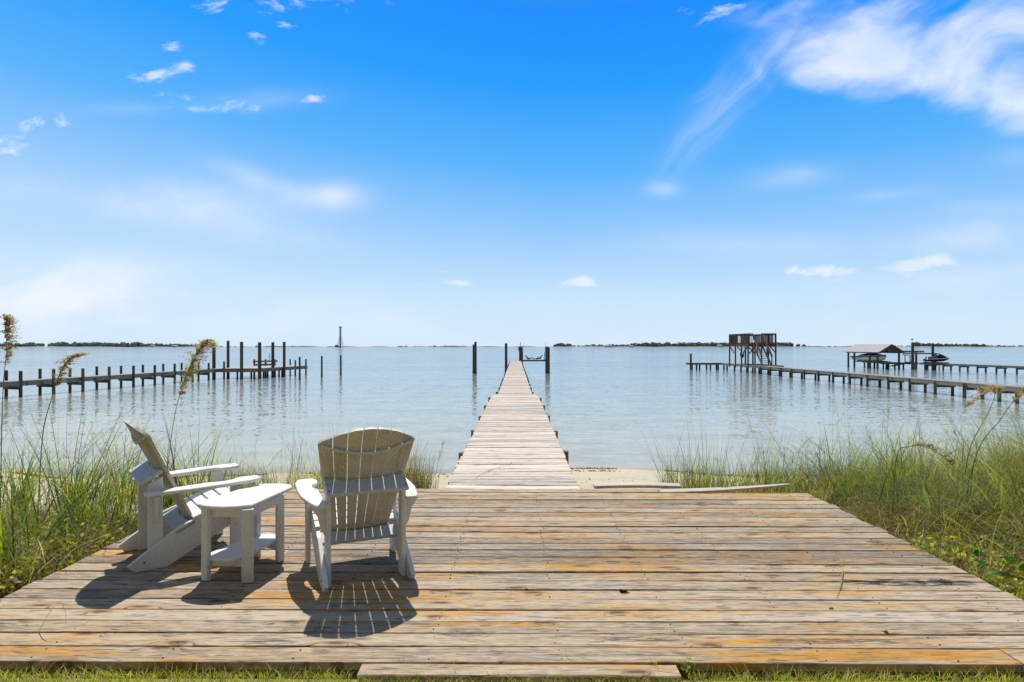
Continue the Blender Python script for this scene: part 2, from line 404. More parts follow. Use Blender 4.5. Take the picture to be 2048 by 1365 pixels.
# ------------------------------------------------------------------ the deck
DX0, DX1, DY0, DY1 = -2.93, 2.87, 2.85, 6.34
deck = empty('wood_deck', (0, 0, 0))
tag(deck, 'low square weathered wooden deck with orange stained boards under the chairs', 'deck')
mb = MB()
yb = DY0; boards = []
k = 0
while yb < DY1 - .05:
    w = .1305 + rnd.uniform(-.003, .004)
    if k == 0: w = .142
    gap = rnd.choice([.010, .013, .016, .019]) if k not in (0,) else .003
    if yb + w > DY1: w = DY1 - yb
    boards.append((yb, w)); yb += w + gap; k += 1
for k, (y0, w) in enumerate(boards):
    zt = rnd.uniform(-.002, .002); xl = DX0 + rnd.uniform(-.02, .02); xr = DX1 + rnd.uniform(-.02, .02)
    ph = rnd.random() * 6; cup = rnd.uniform(-.002, .003)
    def wp(q, x, y, ph=ph, cup=cup, last=(k == len(boards) - 1)):
        dz = .0018 * math.sin(q * 9 + ph) + cup * abs(x) / .07
        dy = .0014 * math.sin(q * 7 + ph * 2)
        return (0, dy, dz)
    cuts = [xl, xr]
    if k % 5 == 0 and k: cuts = [xl, rnd.choice([-1.6, -.4, .8, 2.0]) + .0, xr]
    if k == 0: cuts = [xl, 2.3, xr]
    if k == len(boards) - 1: cuts = [xl, 1.41]
    for a, b in zip(cuts[:-1], cuts[1:]):
        mb.beam((a + .001, y0 + w / 2, -.019 + zt), (b - .001, y0 + w / 2, -.019 + zt), w, .038, ch=.0025, segs=18, warp=wp)
    for jx in np.arange(-2.85, 2.9, .61):
        for dy in (.03, w - .03):
            xx = jx + rnd.uniform(-.012, .012); yy = y0 + dy + rnd.uniform(-.006, .006)
            if rnd.random() < .8 and xx < cuts[-1]:
                mb.tube((xx, yy, -.01), (xx, yy, zt + .0022), .0042, n=7, mi=1)
mb.build('decking', [M['deck'], M['nail']], deck)
mb = MB()                                            # warped last board curling up at the right
y0, w = boards[-1]
mb.beam((1.42, y0 + w / 2, -.008), (2.72, y0 + w / 2, -.008), .132, .022, segs=24,
        warp=lambda q, x, y: (0, .03 * q * q, .002 + .062 * q ** 1.6 + x * .2 * q * q))
tag(mb.build('warped_board', M['pier'], deck), 'grey warped end board lifting off the far right edge')
mb = MB()
for jx in np.arange(-2.85, 2.9, .61): mb.beam((jx, DY0 + .03, -.091), (jx, DY1 - .02, -.091), .038, .10)
mb.beam((DX0 + .01, DY0 + .028, -.092), (DX1 - .01, DY0 + .028, -.092), .038, .098)
mb.beam((DX0 + .02, DY1 - .03, -.12), (DX1 - .02, DY1 - .03, -.12), .038, .17)
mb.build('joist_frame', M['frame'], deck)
mb = MB()
mb.beam((-.70, 2.794, -.055), (.725, 2.794, -.055), .102, .098, ch=.005, segs=10, warp=lambda q, x, y: (0, .001 * math.sin(q * 8), .001 * math.sin(q * 11)))
tag(mb.build('timber_step', M['deck']), 'short square timber step set against the front edge of the deck', 'step')
mb = MB()
mb.beam((.80, 6.43, .004), (1.68, 6.425, .004), .135, .03, segs=6, warp=lambda q, x, y: (0, 0, .01 * math.sin(q * 3)))
tag(mb.build('loose_plank', M['pier']), 'short loose grey plank lying behind the far deck edge right of the pier', 'plank')

# ------------------------------------------------------------------ own pier
pier = empty('wooden_pier', (0, 6.3, 0))
tag(pier, 'long straight bleached wooden pier running out from the deck, narrower past its middle', 'pier')
PZ = -.045
def P_(x, y, z): return Vector((x, y - 6.3, z))
mb = MB(); y = 6.39; k = 0
XL, XR, WE = -.735, .665, 18.6
while y < 66:
    w = .138; zt = rnd.uniform(-.004, .004)
    cx = (XL + XR) / 2
    if y < WE: a, b = XL, XR
    elif y < WE + .9:
        q = (y - WE) / .9; a, b = XL + q * .17, XR - q * .17
    else: a, b = -.56, .50
    a += rnd.uniform(-.012, .012); b += rnd.uniform(-.012, .012)
    sg = 6 if y < 20 else 1
    ph = rnd.random() * 6
    mb.beam((a, y + w / 2 - 6.3, PZ - .016 + zt), (b, y + w / 2 - 6.3, PZ - .016 + zt), w, .032, ch=.006, segs=sg,
            warp=(lambda q, x, yy, ph=ph: (0, .002 * math.sin(q * 5 + ph), .003 * math.sin(q * 4 + ph))) if sg > 1 else None)
    y += w + rnd.uniform(.004, .012); k += 1
mb.build('decking', M['pier'], pier)
mb = MB()
for x0, x1 in ((XL + .03, -.53), (XR - .03, .47)):
    mb.beam(P_(x0, 6.42, -.16), P_(x0, WE, -.16), .04, .19); mb.beam(P_(x1, WE + .9, -.16), P_(x1, 65.9, -.16), .04, .19)
mb.beam(P_(0, 6.42, -.16), P_(0, 65.9, -.16), .04, .19)
mb.build('stringers', M['frame'], pier)
yy = 6.75; k = 0
while yy < 66:
    wide = yy < WE + .5
    for sx in (-1, 1):
        mb = MB(); xx = (XL - .035 if sx < 0 else XR + .03) if wide else (-.60 if sx < 0 else .54)
        xx += rnd.uniform(-.015, .015)
        mb.tube(P_(xx, yy, -2.4), P_(xx, yy, PZ - rnd.uniform(.05, .09)), .075 if wide else .07, n=12)
        mb.build('piling', M['frame'] if wide else M['piling'], pier)
    mb = MB(); mb.beam(P_(XL + .04 if wide else -.55, yy - .1, -.35), P_(XR - .04 if wide else .49, yy - .1, -.35), .05, .18)
    mb.build('cross_beam', M['frame'], pier)
    yy += 2.4; k += 1

def pile_thing(p, top, r, label, cat='piling', group=None, name='mooring_piling', mat='piling'):
    mb = MB(); mb.tube((0, 0, -1.2), (0, 0, top - p.z), r, r * .93, n=14)
    mb.tube((0, 0, -.3), (0, 0, .35), r * 1.06, r * 1.02, n=14, mi=1)
    o = mb.build(name, [M[mat], M['piling']]); o.location = p
    return tag(o, label, cat, group)
pile_thing(wpt(947.7, 746.7), zof(689.4, 65.2), .15, 'shorter front piling of the pair standing in water left of the pier end')
pile_thing(wpt(950.9, 745.8), zof(684.2, 66.3), .14, 'taller rear piling of the pair standing in water left of the pier end')
pe = at(1012.2, 66.2, WATER)
pile_thing(pe, zof(687, 66.2), .15, 'thick grey piling rising at the left corner of the pier end')
# boat lift on the right
lift = empty('boat_lift', at(1068, 65, WATER)); lp = lift.location.copy()
tag(lift, 'dark boat lift frame with cross beam right of the pier end', 'boat lift')
for (px, pt, Y) in ((1040.5, 694, 63.5), (1043.2, 694.5, 66.0), (1093, 694.5, 64.6), (1097.2, 695, 66.0)):
    mb = MB(); b = at(px, Y, WATER) - lp; mb.tube(b - Vector((0, 0, 1.2)), b + Vector((0, 0, zof(pt, Y) - WATER)), .14, .13, n=12)
    mb.build('piling', M['piling'], lift)
for (px, Y) in ((1041.5, 64.5), (1094.5, 65.2)):
    mb = MB(); b = at(px, Y, zof(700, Y)) - lp; mb.beam(b - Vector((0, 1.2, -.28)), b + Vector((0, 1.2, .28)), .16, .14)
    mb.box(b + Vector((-.08, -.5, .1)), (.34, .3, .42)); mb.build('motor_housing', M['metal'], lift)
mb = MB(); z = zof(721.5, 65)
a = at(1043, 64.6, z) - lp; b = at(1093, 64.9, z) - lp
mb.beam(a, b, .12, .18); mb.build('cradle_beam', M['metal'], lift)
for px in (1045.6, 1089):
    mb = MB(); b = at(px, 64.7, z) - lp; mb.tube(b, b + Vector((0, 0, .9)), .035, n=8)
    mb.tube(b + Vector((0.1, 0, .85)), b + Vector((0.1, 0, 1.9)), .012, n=6); mb.build('guide_post', M['metal'], lift)
mb = MB(); b = at(1041.2, 64, zof(694, 64)) - lp; mb.tube(b, b + Vector((0, 0, .45)), .03, n=6); mb.build('marker_rod', M['metal'], lift)

# birds sitting on the cradle beam
def make_bird(name, loc, rz, label, lean=.0, sc=1.0):
    o = empty(name, loc, rz)
    tag(o, label, 'bird', 'dark birds resting on the boat lift beam')
    mb = MB()
    pts = [(-.22, 0, .05), (-.15, 0, .085), (-.06, 0, .12), (.04, 0, .15), (.10, 0, .20 + lean), (.12, 0, .26 + lean), (.15, 0, .285 + lean), (.19, 0, .28 + lean), (.25, 0, .265 + lean)]
    rad = [.015, .035, .062, .066, .042, .028, .034, .022, .005]
    mb.path([Vector(p) * sc for p in pts], [r * sc for r in rad], n=10)
    mb.build('body', M['bird'], o, smooth=True)
    for s in (-1, 1):
        mb = MB(); mb.path([Vector((-.2, s * .03, .08)) * sc, Vector((-.08, s * .062, .12)) * sc, Vector((.05, s * .055, .155)) * sc], [.008 * sc, .03 * sc, .012 * sc], n=8)
        mb.build('wing', M['bird'], o, smooth=True)
        mb = MB(); mb.tube(Vector((.0, s * .025, 0)) * sc, Vector((.0, s * .025, .1)) * sc, .008 * sc, n=5); mb.build('leg', M['bird'], o)
for i, (px, rz, ln, sc) in enumerate(((1055, 2.9, .06, 1.25), (1060, .3, 0, .9), (1066.5, 3.3, -.02, .8), (1074, .2, .02, 1.0), (1080, .0, .07, 1.25))):
    make_bird('perched_bird', at(px, 64.75, z + .09), rz, ['leftmost upright dark bird resting on the boat lift beam', 'second dark bird from the left on the boat lift beam',
              'small hunched dark bird at the middle of the boat lift beam', 'fourth dark bird from the left on the boat lift beam', 'rightmost upright dark bird resting on the boat lift beam'][i], ln, sc)

# ------------------------------------------------------------------ generic neighbour piers
def seg_walk(par, a, b, z, w, lp, mat_d='greydeck', mat_s='greypier', fh=.24, name='walkway'):
    a = Vector(a); b = Vector(b); d = (b - a); L = d.length; d.normalize(); s = Vector((d.y, -d.x, 0))
    mb = MB(); n = int(L / .16)
    for i in range(n):
        c = a + d * (i + .5) * L / n
        mb.beam(c - s * w / 2 - lp + Vector((0, 0, z - .02)), c + s * w / 2 - lp + Vector((0, 0, z - .02)), .145, .035, ch=.003)
    mb.build('decking', M[mat_d], par)
    for q in (-1, 1):
        mb = MB(); e = s * q * (w / 2 - .03)
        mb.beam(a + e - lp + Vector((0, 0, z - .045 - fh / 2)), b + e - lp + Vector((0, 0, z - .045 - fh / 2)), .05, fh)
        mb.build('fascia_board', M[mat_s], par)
def add_pile(par, p, top, r, lp, mat='piling'):
    mb = MB(); p = Vector(p) - lp
    mb.tube(p - Vector((0, 0, 1.0)), p + Vector((0, 0, top - WATER)), r, r * .95, n=10)
    return mb.build('piling', M[mat], par)

# left pier
lp = Vector((-26, 45, WATER)); lpier = empty('neighbour_pier', lp)
tag(lpier, 'grey left pier with paired posts above its walkway and a wide end platform', 'pier')
Z1 = -.46
seg_walk(lpier, (-28.35, 28.0, 0), (-25.55, 53.4, 0), Z1, .95, lp)
rows = [((7.2, 794.0), (36.3, 795.4)), ((75.5, 788.8), (103, 789.5)), ((136, 783.5), (162, 784.5)), ((190, 778.5), (215, 779.2)), ((239, 774.3), (264, 775)),
        ((283, 770.5), (307, 771.5)), ((324, 766.5), (347, 767.3)), ((361, 762.8), (383, 763.7)), ((395, 760.5), (415.4, 761))]
for r0, r1 in rows:
    pa = wpt(*r0); pb = wpt(*r1)
    add_pile(lpier, pa, .10 + rnd.uniform(-.03, .03), .085, lp); add_pile(lpier, pb, .10 + rnd.uniform(-.03, .03), .09, lp)
    mb = MB(); c = Vector((0, 0, Z1 - .39 - WATER)); e = (pb - pa).normalized() * .15
    mb.beam(pa - e - lp + c - Vector((0, .1, 0)), pb + e - lp + c - Vector((0, .1, 0)), .05, .18); mb.build('cross_beam', M['piling'], lpier)
for q in (-1, 1): add_pile(lpier, wpt(-40 + q * 14, 802 + q * .4), .1, .09, lp)
A = Vector((-25.9, 53.3, 0)); B = Vector((-22.3, 53.7, 0)); Cc = Vector((-20.6, 61.6, 0)); D = Vector((-22.2, 62.2, 0)); E = Vector((-25.3, 62.0, 0))
mb = MB(); out2 = [(v.x - lp.x, v.y - lp.y) for v in (A, B, Cc, D, E)]
mb.plate(out2, .06, Matrix.Translation((0, 0, Z1 - WATER)), ch=.005); mb.build('platform', M['greydeck'], lpier)
for u, v in ((A, B), (B, Cc), (E, A)):
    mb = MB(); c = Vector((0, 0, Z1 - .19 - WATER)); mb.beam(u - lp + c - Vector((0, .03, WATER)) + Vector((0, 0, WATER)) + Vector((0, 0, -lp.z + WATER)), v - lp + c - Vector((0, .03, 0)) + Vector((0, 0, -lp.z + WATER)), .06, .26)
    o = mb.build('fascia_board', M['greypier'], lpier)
    # beams above are given in heights over the water
    o.location.z = lp.z
for (px, pb, pt, r) in ((446.4, 758.2, 723.5, .085), (579.4, 748.9, 718.5, .08), (589.7, 751.6, 721, .08), (610.9, 749.8, 718.5, .085)):
    p = wpt(px, pb); add_pile(lpier, p, zof(pt, p.y), r, lp)
for (px, pb, pt, r) in ((426, 758.7, 685.7, .15), (454.5, 756.2, 682, .13), (481.6, 758.7, 684, .14), (518, 757.9, 685, .15), (544.5, 755.4, 684.8, .14), (567.3, 754, 684, .13)):
    p = wpt(px, pb); add_pile(lpier, p, zof(pt, p.y), r, lp)
for (px, pb) in ((473, 757), (501, 756.5), (507, 757), (526, 753), (534, 751.5), (557, 752), (563, 751), (549, 750), (530, 750)):
    p = wpt(px, pb); add_pile(lpier, p, Z1 - .1, .085, lp)
# jet ski lift on the platform's far side
l2 = Vector(at(529, 60.5, Z1)); sl = empty('watercraft_lift', l2)
tag(sl, 'small empty watercraft lift with two grey bunk beams on the left pier platform', 'boat lift')
for (a_, b_, zz) in ((504.5, 553.5, .42), (510, 550, .10)):
    mb = MB(); mb.beam(at(a_, 60.5, Z1 + zz) - l2, at(b_, 60.7, Z1 + zz + .04) - l2, .14, .16); mb.build('bunk_beam', M['greypier'], sl)
for px in (507.3, 530, 548):
    mb = MB(); mb.tube(at(px, 60.9, WATER - .5) - l2, at(px, 60.9, zof(719, 60.9)) - l2, .09, n=10); mb.build('piling', M['piling'], sl)
mb = MB(); b = at(537.7, 60.6, Z1 + .5) - l2
mb.tube(b, b + Vector((0, 0, .75)), .03, n=6); mb.tube(b + Vector((0, 0, .35)), b + Vector((.25, 0, .3)), .02, n=6); mb.tube(b + Vector((.25, 0, .3)), b + Vector((.25, 0, .0)), .02, n=6)
mb.build('winch_handle', M['metal'], sl)
for (px, pb, pt, lb) in ((598.5, 759.9, 714.2, 'lone slim piling standing in water just in front of the left pier platform'),
                         (642.8, 754.6, 712.5, 'left one of two slim pilings standing alone in open water right of the left pier'),
                         (681, 750.8, 711, 'right one of two slim pilings standing alone in open water right of the left pier')):
    p = wpt(px, pb); pile_thing(p, zof(pt, p.y), .085, lb)

# right pier with tower
lp = Vector((24.6, 60, WATER)); rp = empty('neighbour_pier', lp)
tag(rp, 'long grey wooden pier at the right leading to the red brown viewing tower', 'pier')
Z2 = -.53
seg_walk(rp, (24.75, 22.0, 0), (24.95, 64.0, 0), Z2, .95, lp, fh=.2)
seg_walk(rp, (25.9, 64.0, 0), (25.9, 76.0, 0), Z2 - .005, 2.9, lp, fh=.2)
seg_walk(rp, (24.4, 75.3, 0), (20.6, 75.3, 0), Z2 - .002, 1.1, lp, fh=.2)
yr = 26.9
while yr < 64:
    for s in (-1, 1):
        add_pile(rp, (24.85 + s * .44 + (yr - 45) * .004, yr + rnd.uniform(-.1, .1), WATER), Z2 - .03, .088 + rnd.uniform(-.008, .01), lp)
    mb = MB(); mb.beam(Vector((24.3, yr - .12, Z2 - .32)) - lp, Vector((25.4, yr - .12, Z2 - .32)) - lp, .05, .16); mb.build('cross_beam', M['piling'], rp)
    yr += 2.38
for (x, y) in ((24.6, 64.5), (24.6, 66.5), (24.6, 68.5), (24.6, 70.5), (24.6, 73), (26, 64.6), (27.2, 64.6), (27.2, 67), (27.2, 69.5), (27.2, 72), (26, 67), (25.8, 70), (24, 75), (23.4, 75.4), (22.8, 74.9), (22.1, 75.4), (21.6, 74.9), (21.2, 75.4), (24.4, 75.6), (25.1, 75.6)):
    add_pile(rp, (x, y, WATER), Z2 - .06, .1, lp)
add_pile(rp, wpt(1381, 739.8), zof(707.7, 74.8), .13, lp)

tw = empty('viewing_tower', (24.45, 66, Z2)); T0 = Vector((24.45, 66, Z2))
tag(tw, 'red brown raised wooden viewing platform with railings and a steep stair on the right pier', 'tower')
TW, TD, FL, RL = 2.9, 5.7, 1.70 - Z2, 2.78 - Z2
mb = MB(); n = 20
for i in range(n): mb.beam((0, (i + .5) * TD / n, FL - .02), (TW, (i + .5) * TD / n, FL - .02), TD / n - .01, .04)
mb.build('platform_floor', M['redwood'], tw)
mb = MB()
mb.beam((-.02, 0, FL - .17), (-.02, TD, FL - .17), .05, .26); mb.beam((TW + .02, 0, FL - .17), (TW + .02, TD, FL - .17), .05, .26)
mb.beam((0, -.03, FL - .17), (TW, -.03, FL - .17), .05, .26); mb.beam((0, TD, FL - .17), (TW, TD, FL - .17), .05, .26)
mb.build('rim_joists', M['redwood'], tw)
SX0, SX1 = .50, 1.42                       # stair opening
def railing(p, q, n):
    mb = MB(); p = Vector(p); q = Vector(q); u = Vector((0, 0, 1))
    mb.beam(p + u * RL, q + u * RL, .12, .05); mb.beam(p + u * (RL - .12), q + u * (RL - .12), .05, .1); mb.beam(p + u * (FL + .1), q + u * (FL + .1), .05, .08)
    for i in range(n + 1):
        if rnd.random() < .93:
            c = p.lerp(q, i / n); mb.beam(c + u * (FL - .1), c + u * (RL - .02), .068, .03)
    mb.build('railing', M['redwood'], tw)
railing((0, 0, 0), (0, TD, 0), 26); railing((TW, 0, 0), (TW, TD, 0), 26); railing((0, TD, 0), (TW, TD, 0), 13)
railing((0, 0, 0), (SX0, 0, 0), 3); railing((SX1, 0, 0), (TW, 0, 0), 7)
for (x, y) in ((0, 0), (TW, 0), (0, TD), (TW, TD), (0, TD / 3), (0, 2 * TD / 3), (TW, TD / 3), (TW, 2 * TD / 3), (SX0, 0), (1.1, TD * .66)):
    mb = MB(); mb.beam((x, y, -.4), (x, y, FL - .03 if (x in (SX0, SX1, 1.1)) else RL), .13, .13, up=(0, 1, 0)); mb.build('post', M['piling'] , tw)
for (a_, b_) in (((0, .1, FL - .3), (0, 1.4, 1.3)), ((0, TD - .1, FL - .3), (0, TD - 1.5, 1.2)), ((0, TD / 3, 1.4), (0, TD / 3 + 1.3, FL - .3)), ((.1, 0, FL - .4), (.75, 0, 1.2)), ((.1, 0, 1.2), (.75, 0, FL - .4)), ((TW, .1, 1.3), (TW, 1.4, FL - .3))):
    mb = MB(); mb.beam(a_, b_, .06, .12); mb.build('knee_brace', M['redwood'], tw)
# stair, running down towards the shore
st_top = Vector(((SX0 + SX1) / 2, -.05, FL)); st_bot = Vector((.80, -3.0, 0.0))
d = st_bot - st_top; sd = Vector((.46, 0, 0))
for s in (-1, 1):
    mb = MB(); mb.beam(st_top + sd * s - Vector((0, 0, .1)), st_bot + sd * s + Vector((0, 0, .02)), .05, .26); mb.build('stair_stringer', M['redwood'], tw)
    mb = MB(); mb.beam(st_top + sd * s * 1.1 + Vector((0, 0, .98)), st_bot + sd * s * 1.1 + Vector((0, 0, .92)), .06, .34)
    for q in (.97, .5): c = st_top + d * q + sd * s * 1.1; mb.beam(c + Vector((0, 0, -.05)), c + Vector((0, 0, 1.0)), .09, .09, up=(0, 1, 0))
    mb.build('handrail', M['redwood'], tw)
for i in range(11):
    c = st_top + d * ((i + .7) / 11.3); mb = MB(); mb.beam(c - sd, c + sd, .24, .04); mb.build('tread', M['greypier'], tw)
mb = MB(); mb.tube((TW, 0, RL), (TW, 0, RL + .45), .015, n=5); mb.build('flag_rod', M['metal'], tw)
# hammock slung beneath the platform
hm = MB(); pts = []; 
for i in range(9):
    q = i / 8; pts.append(Vector((1.0 * q + .0, 2.4 + 1.5 * q, 1.35 - .55 * math.sin(q * math.pi))))
hm.path(pts, [.02, .06, .11, .14, .15, .14, .11, .06, .02], n=8)
o = hm.build('hammock', M['redwood'], smooth=True); o.location = T0; tag(o, 'brown hammock slung between the posts under the viewing platform', 'hammock')

# far right pier and boathouse
lp = Vector((49, 75, WATER)); bp = empty('neighbour_pier', lp)
tag(bp, 'farthest grey wooden pier at the right edge leading to the boathouse and jet ski', 'pier')
Z3 = -.55
seg_walk(bp, (52.2, 52, 0), (49.6, 76.5, 0), Z3, 1.1, lp, fh=.18)
seg_walk(bp, (49.6, 78.0, 0), (45.6, 78.0, 0), Z3 - .004, 1.2, lp, fh=.18)
seg_walk(bp, (47.9, 77.0, 0), (47.9, 86.0, 0), Z3 - .007, 1.0, lp, fh=.18)
yr = 54.0
while yr < 77:
    q = (yr - 52) / 24.5; xc = 52.2 - 2.6 * q
    for s in (-1, 1): add_pile(bp, (xc + s * .45, yr, WATER), Z3 - .05, .095, lp)
    mb = MB(); mb.beam(Vector((xc - .6, yr - .1, Z3 - .3)) - lp, Vector((xc + .6, yr - .1, Z3 - .3)) - lp, .05, .14); mb.build('cross_beam', M['piling'], bp)
    yr += 2.35
for (x, y) in ((49.2, 77.6), (48.4, 78.4), (47.4, 77.6), (46.4, 78.4), (45.8, 77.6), (47.5, 80), (48.3, 80), (47.5, 82.5), (48.3, 82.5), (47.5, 85.5), (48.3, 85.5)):
    add_pile(bp, (x, y, WATER), Z3 - .05, .1, lp)
bo = Vector((44.55, 77, WATER)); bh = empty('boathouse', bo)
tag(bh, 'open boathouse with a brown pitched metal roof sheltering a white boat', 'boathouse')
BW, BL = 2.85, 7.8; ez = .77 - WATER; rz_ = 1.70 - WATER
for x in (.12, BW - .1):
    for y in (.5, 2.2, 5.8, 7.3):
        if x > 1 and y in (2.2,): continue
        mb = MB(); mb.tube((x, y, -1), (x, y, ez - .05), .12, n=10); mb.build('piling', M['piling'], bh)
def roof_side(s):
    mb = MB(); n = 14
    e0 = Vector((BW / 2 + s * (BW / 2 + .18), -.3, ez - .06)); r0 = Vector((BW / 2, -.3, rz_)); L = BL + .6
    nrm = (r0 - e0).cross(Vector((0, 1, 0))) * (-s); nrm.normalize()
    if nrm.z < 0: nrm = -nrm
    V = []; Fc = []
    m_ = n * 4
    for i in range(m_ + 1):
        yy = L * i / m_; up = nrm * (.014 if i % 4 == 0 else 0)
        V += [e0 + Vector((0, yy, 0)) + up, r0 + Vector((0, yy, 0)) + up]
    for i in range(m_): Fc.append((2 * i, 2 * i + 1, 2 * i + 3, 2 * i + 2))
    b = len(V); V += [v - nrm * .06 for v in V[:b]]
    for i in range(m_): Fc.append((b + 2 * i, b + 2 * i + 2, b + 2 * i + 3, b + 2 * i + 1))
    Fc += [(0, b, b + 1, 1), (b - 2, b - 1, 2 * b - 1, 2 * b - 2)]
    for i in range(m_): Fc.append((2 * i, 2 * i + 2, b + 2 * i + 2, b + 2 * i)); Fc.append((2 * i + 1, b + 2 * i + 1, b + 2 * i + 3, 2 * i + 3))
    mb.add(V, Fc); mb.build('roof', M['roofmetal'], bh)
roof_side(-1); roof_side(1)
for y in (.0, 7.6):
    mb = MB()
    mb.add([(0.05, y, ez), (BW - .05, y, ez), (BW / 2, y, rz_ - .08), (0.05, y + .06, ez), (BW - .05, y + .06, ez), (BW / 2, y + .06, rz_ - .08)],
           [(0, 1, 2), (5, 4, 3), (0, 3, 4, 1), (1, 4, 5, 2), (2, 5, 3, 0)])
    mb.build('gable', M['frame'], bh)
mb = MB()
for x in (.12, BW - .1): mb.beam((x, -.1, ez - .1), (x, BL - .1, ez - .1), .08, .2)
mb.build('eave_beams', M['greypier'], bh)
# boat under the roof
def hull(par, L, W, H, mat, mat2, lp):
    mb = MB(); n = 14; V = []; Fc = []; sec = 9
    for i in range(n + 1):
        q = i / n; yy = -L / 2 + L * q                       # bow at -Y
        hw = W / 2 * min(1, (q / .45) ** .6) if q < .45 else W / 2
        hw = max(hw, .02); sheer = H + .25 * (1 - q) ** 2; keel = .5 * max(0, 1 - q / .28) ** 1.6 * H
        for j in range(sec):
            t = j / (sec - 1) * 2 - 1; a = abs(t)
            x = math.copysign(hw * (min(1, a * 1.35) ** .8), t); zz = keel + (sheer - keel) * (a ** 2.2)
            V.append((x, yy, zz))
    for i in range(n):
        for j in range(sec - 1):
            a = i * sec + j; Fc.append((a, a + 1, a + sec + 1, a + sec))
    Fc.append(tuple(n * sec + j for j in range(sec)))
    mb.add(V, Fc); o = mb.build('hull', mat, par, smooth=True)
    mb = MB(); V = []; Fc = []
    for i in range(n + 1):
        q = i / n; yy = -L / 2 + L * q; hw = max(.03, (W / 2 * min(1, (q / .45) ** .6) if q < .45 else W / 2)) * .98; sheer = H + .25 * (1 - q) ** 2
        hump = .42 * math.sin(min(1, max(0, (q - .12) / .8)) * math.pi) ** .8
        for t in (-1, -.5, 0, .5, 1): V.append((hw * t, yy, sheer - .02 + hump * (1 - t * t)))
    for i in range(n):
        for j in range(4): a = i * 5 + j; Fc.append((a, a + 5, a + 6, a + 1))
    mb.add(V, Fc); mb.build('cover', mat2, par, smooth=True)
    for s in (-1, 1):
        mb = MB(); pts = []
        for i in range(n + 1):
            q = i / n; hw = (W / 2 * min(1, (q / .45) ** .6) if q < .45 else W / 2) + .02
            pts.append((s * max(hw, .03), -L / 2 + L * q, H - .12 + .25 * (1 - q) ** 2))
        mb.path(pts, [.07] * (n + 1), n=6); mb.build('side_stripe', mat2, par, smooth=True)
bt = empty('motor_boat', (45.95, 81.2, -.48)); tag(bt, 'white motor boat with a dark cover hung under the boathouse roof', 'boat')
hull(bt, 6.4, 1.9, .62, M['hullwhite'], M['hulldark'], None)
mb = MB(); mb.plate([(-.7, -1.0), (.7, -1.0), (.6, -.6), (-.6, -.6)], .03, Matrix.Translation((0, 0, 1.15))); mb.build('windscreen', M['glassblue'], bt)
lf = empty('boat_lift', (45.95, 81, Z3)); tag(lf, 'grey boat lift cradle carrying the white boat in the boathouse', 'boat lift')
for y in (-1.8, 1.8): mb = MB(); mb.beam((-1.3, y, .0), (1.3, y, .0), .12, .14); mb.build('cradle_beam', M['greypier'], lf)
for x in (-.5, .5): mb = MB(); mb.beam((x, -2.4, .1), (x, 2.4, .1), .14, .09); mb.build('bunk_board', M['greypier'], lf)
# frame with tall pilings and jet ski
fo = Vector((48.6, 75.3, WATER)); fr_ = empty('boat_lift', fo); tag(fr_, 'tall open timber lift frame with two tall pilings right of the boathouse', 'boat lift')
for (px, Y, pt, r) in ((1822, 75.3, 685.5, .17), (1829, 77, 703, .13), (1862, 73.8, 687, .15), (1848.5, 76, 714, .09)):
    mb = MB(); p = at(px, Y, WATER) - fo; mb.tube(p - Vector((0, 0, 1)), p + Vector((0, 0, zof(pt, Y) - WATER)), r, r * .9, n=10); mb.build('piling', M['piling'], fr_)
for (a_, b_, pz, w_) in (((1800, 77), (1845, 76.2), 703.5, .2), ((1802, 76), (1862, 73.9), 707, .16), ((1802, 79), (1817, 78.6), 711, .1)):
    mb = MB(); mb.beam(at(*a_, zof(pz, 76)) - fo, at(*b_, zof(pz + .3, 76)) - fo, .12, w_); mb.build('cross_beam', M['greypier'], fr_)
for px in (1807, 1817):
    mb = MB(); mb.beam(at(px, 79, Z3) - fo, at(px, 79, zof(711, 79)) - fo, .09, .09, up=(0, 1, 0)); mb.build('post', M['greypier'], fr_)
mb = MB(); b = at(1821, 75.3, zof(685.5, 75.3)) - fo
mb.tube(b, b + Vector((0, 0, .5)), .025, n=6); mb.beam(b + Vector((-.2, 0, .38)), b + Vector((.2, 0, .38)), .05, .05); mb.box(b + Vector((0, 0, .4)), (.12, .12, .14)); mb.build('lamp_bracket', M['metal'], fr_)
jl = empty('watercraft_lift', (at(1869, 73.4, Z3))); jo = Vector(jl.location); tag(jl, 'low lift cradle holding the dark jet ski clear of the water', 'boat lift')
for dy in (-.5, .5):
    mb = MB(); mb.beam(Vector((-1.2, dy, .1)), Vector((1.1, dy, .06)), .12, .12); mb.build('bunk_beam', M['greypier'], jl)
mb = MB(); mb.beam((-1.6, 0, -.05), (1.0, 0, -.05), .1, .12); mb.tube((-1.1, .4, -1.4), (-1.1, .4, 0), .06, n=8); mb.tube((.6, .4, -1.4), (.6, .4, 0), .06, n=8); mb.build('lift_arm', M['greypier'], jl)
js = empty('jet_ski', at(1870, 73.4, Z3 + .2)); tag(js, 'dark blue black jet ski raised on a lift beside the far right pier', 'jet ski')
def loft(secs, n=12):      # secs: (x, halfwidth, zlow, zhigh)
    mb = MB(); V = []; Fc = []
    for (x, hw, z0, z1) in secs:
        for i in range(n):
            t = 2 * math.pi * i / n; V.append((x, hw * math.cos(t), (z0 + z1) / 2 + (z1 - z0) / 2 * math.sin(t)))
    for k in range(len(secs) - 1):
        for i in range(n):
            j = (i + 1) % n; Fc.append((k * n + i, k * n + j, (k + 1) * n + j, (k + 1) * n + i))
    Fc += [tuple(range(n - 1, -1, -1)), tuple((len(secs) - 1) * n + i for i in range(n))]
    mb.add(V, Fc); return mb
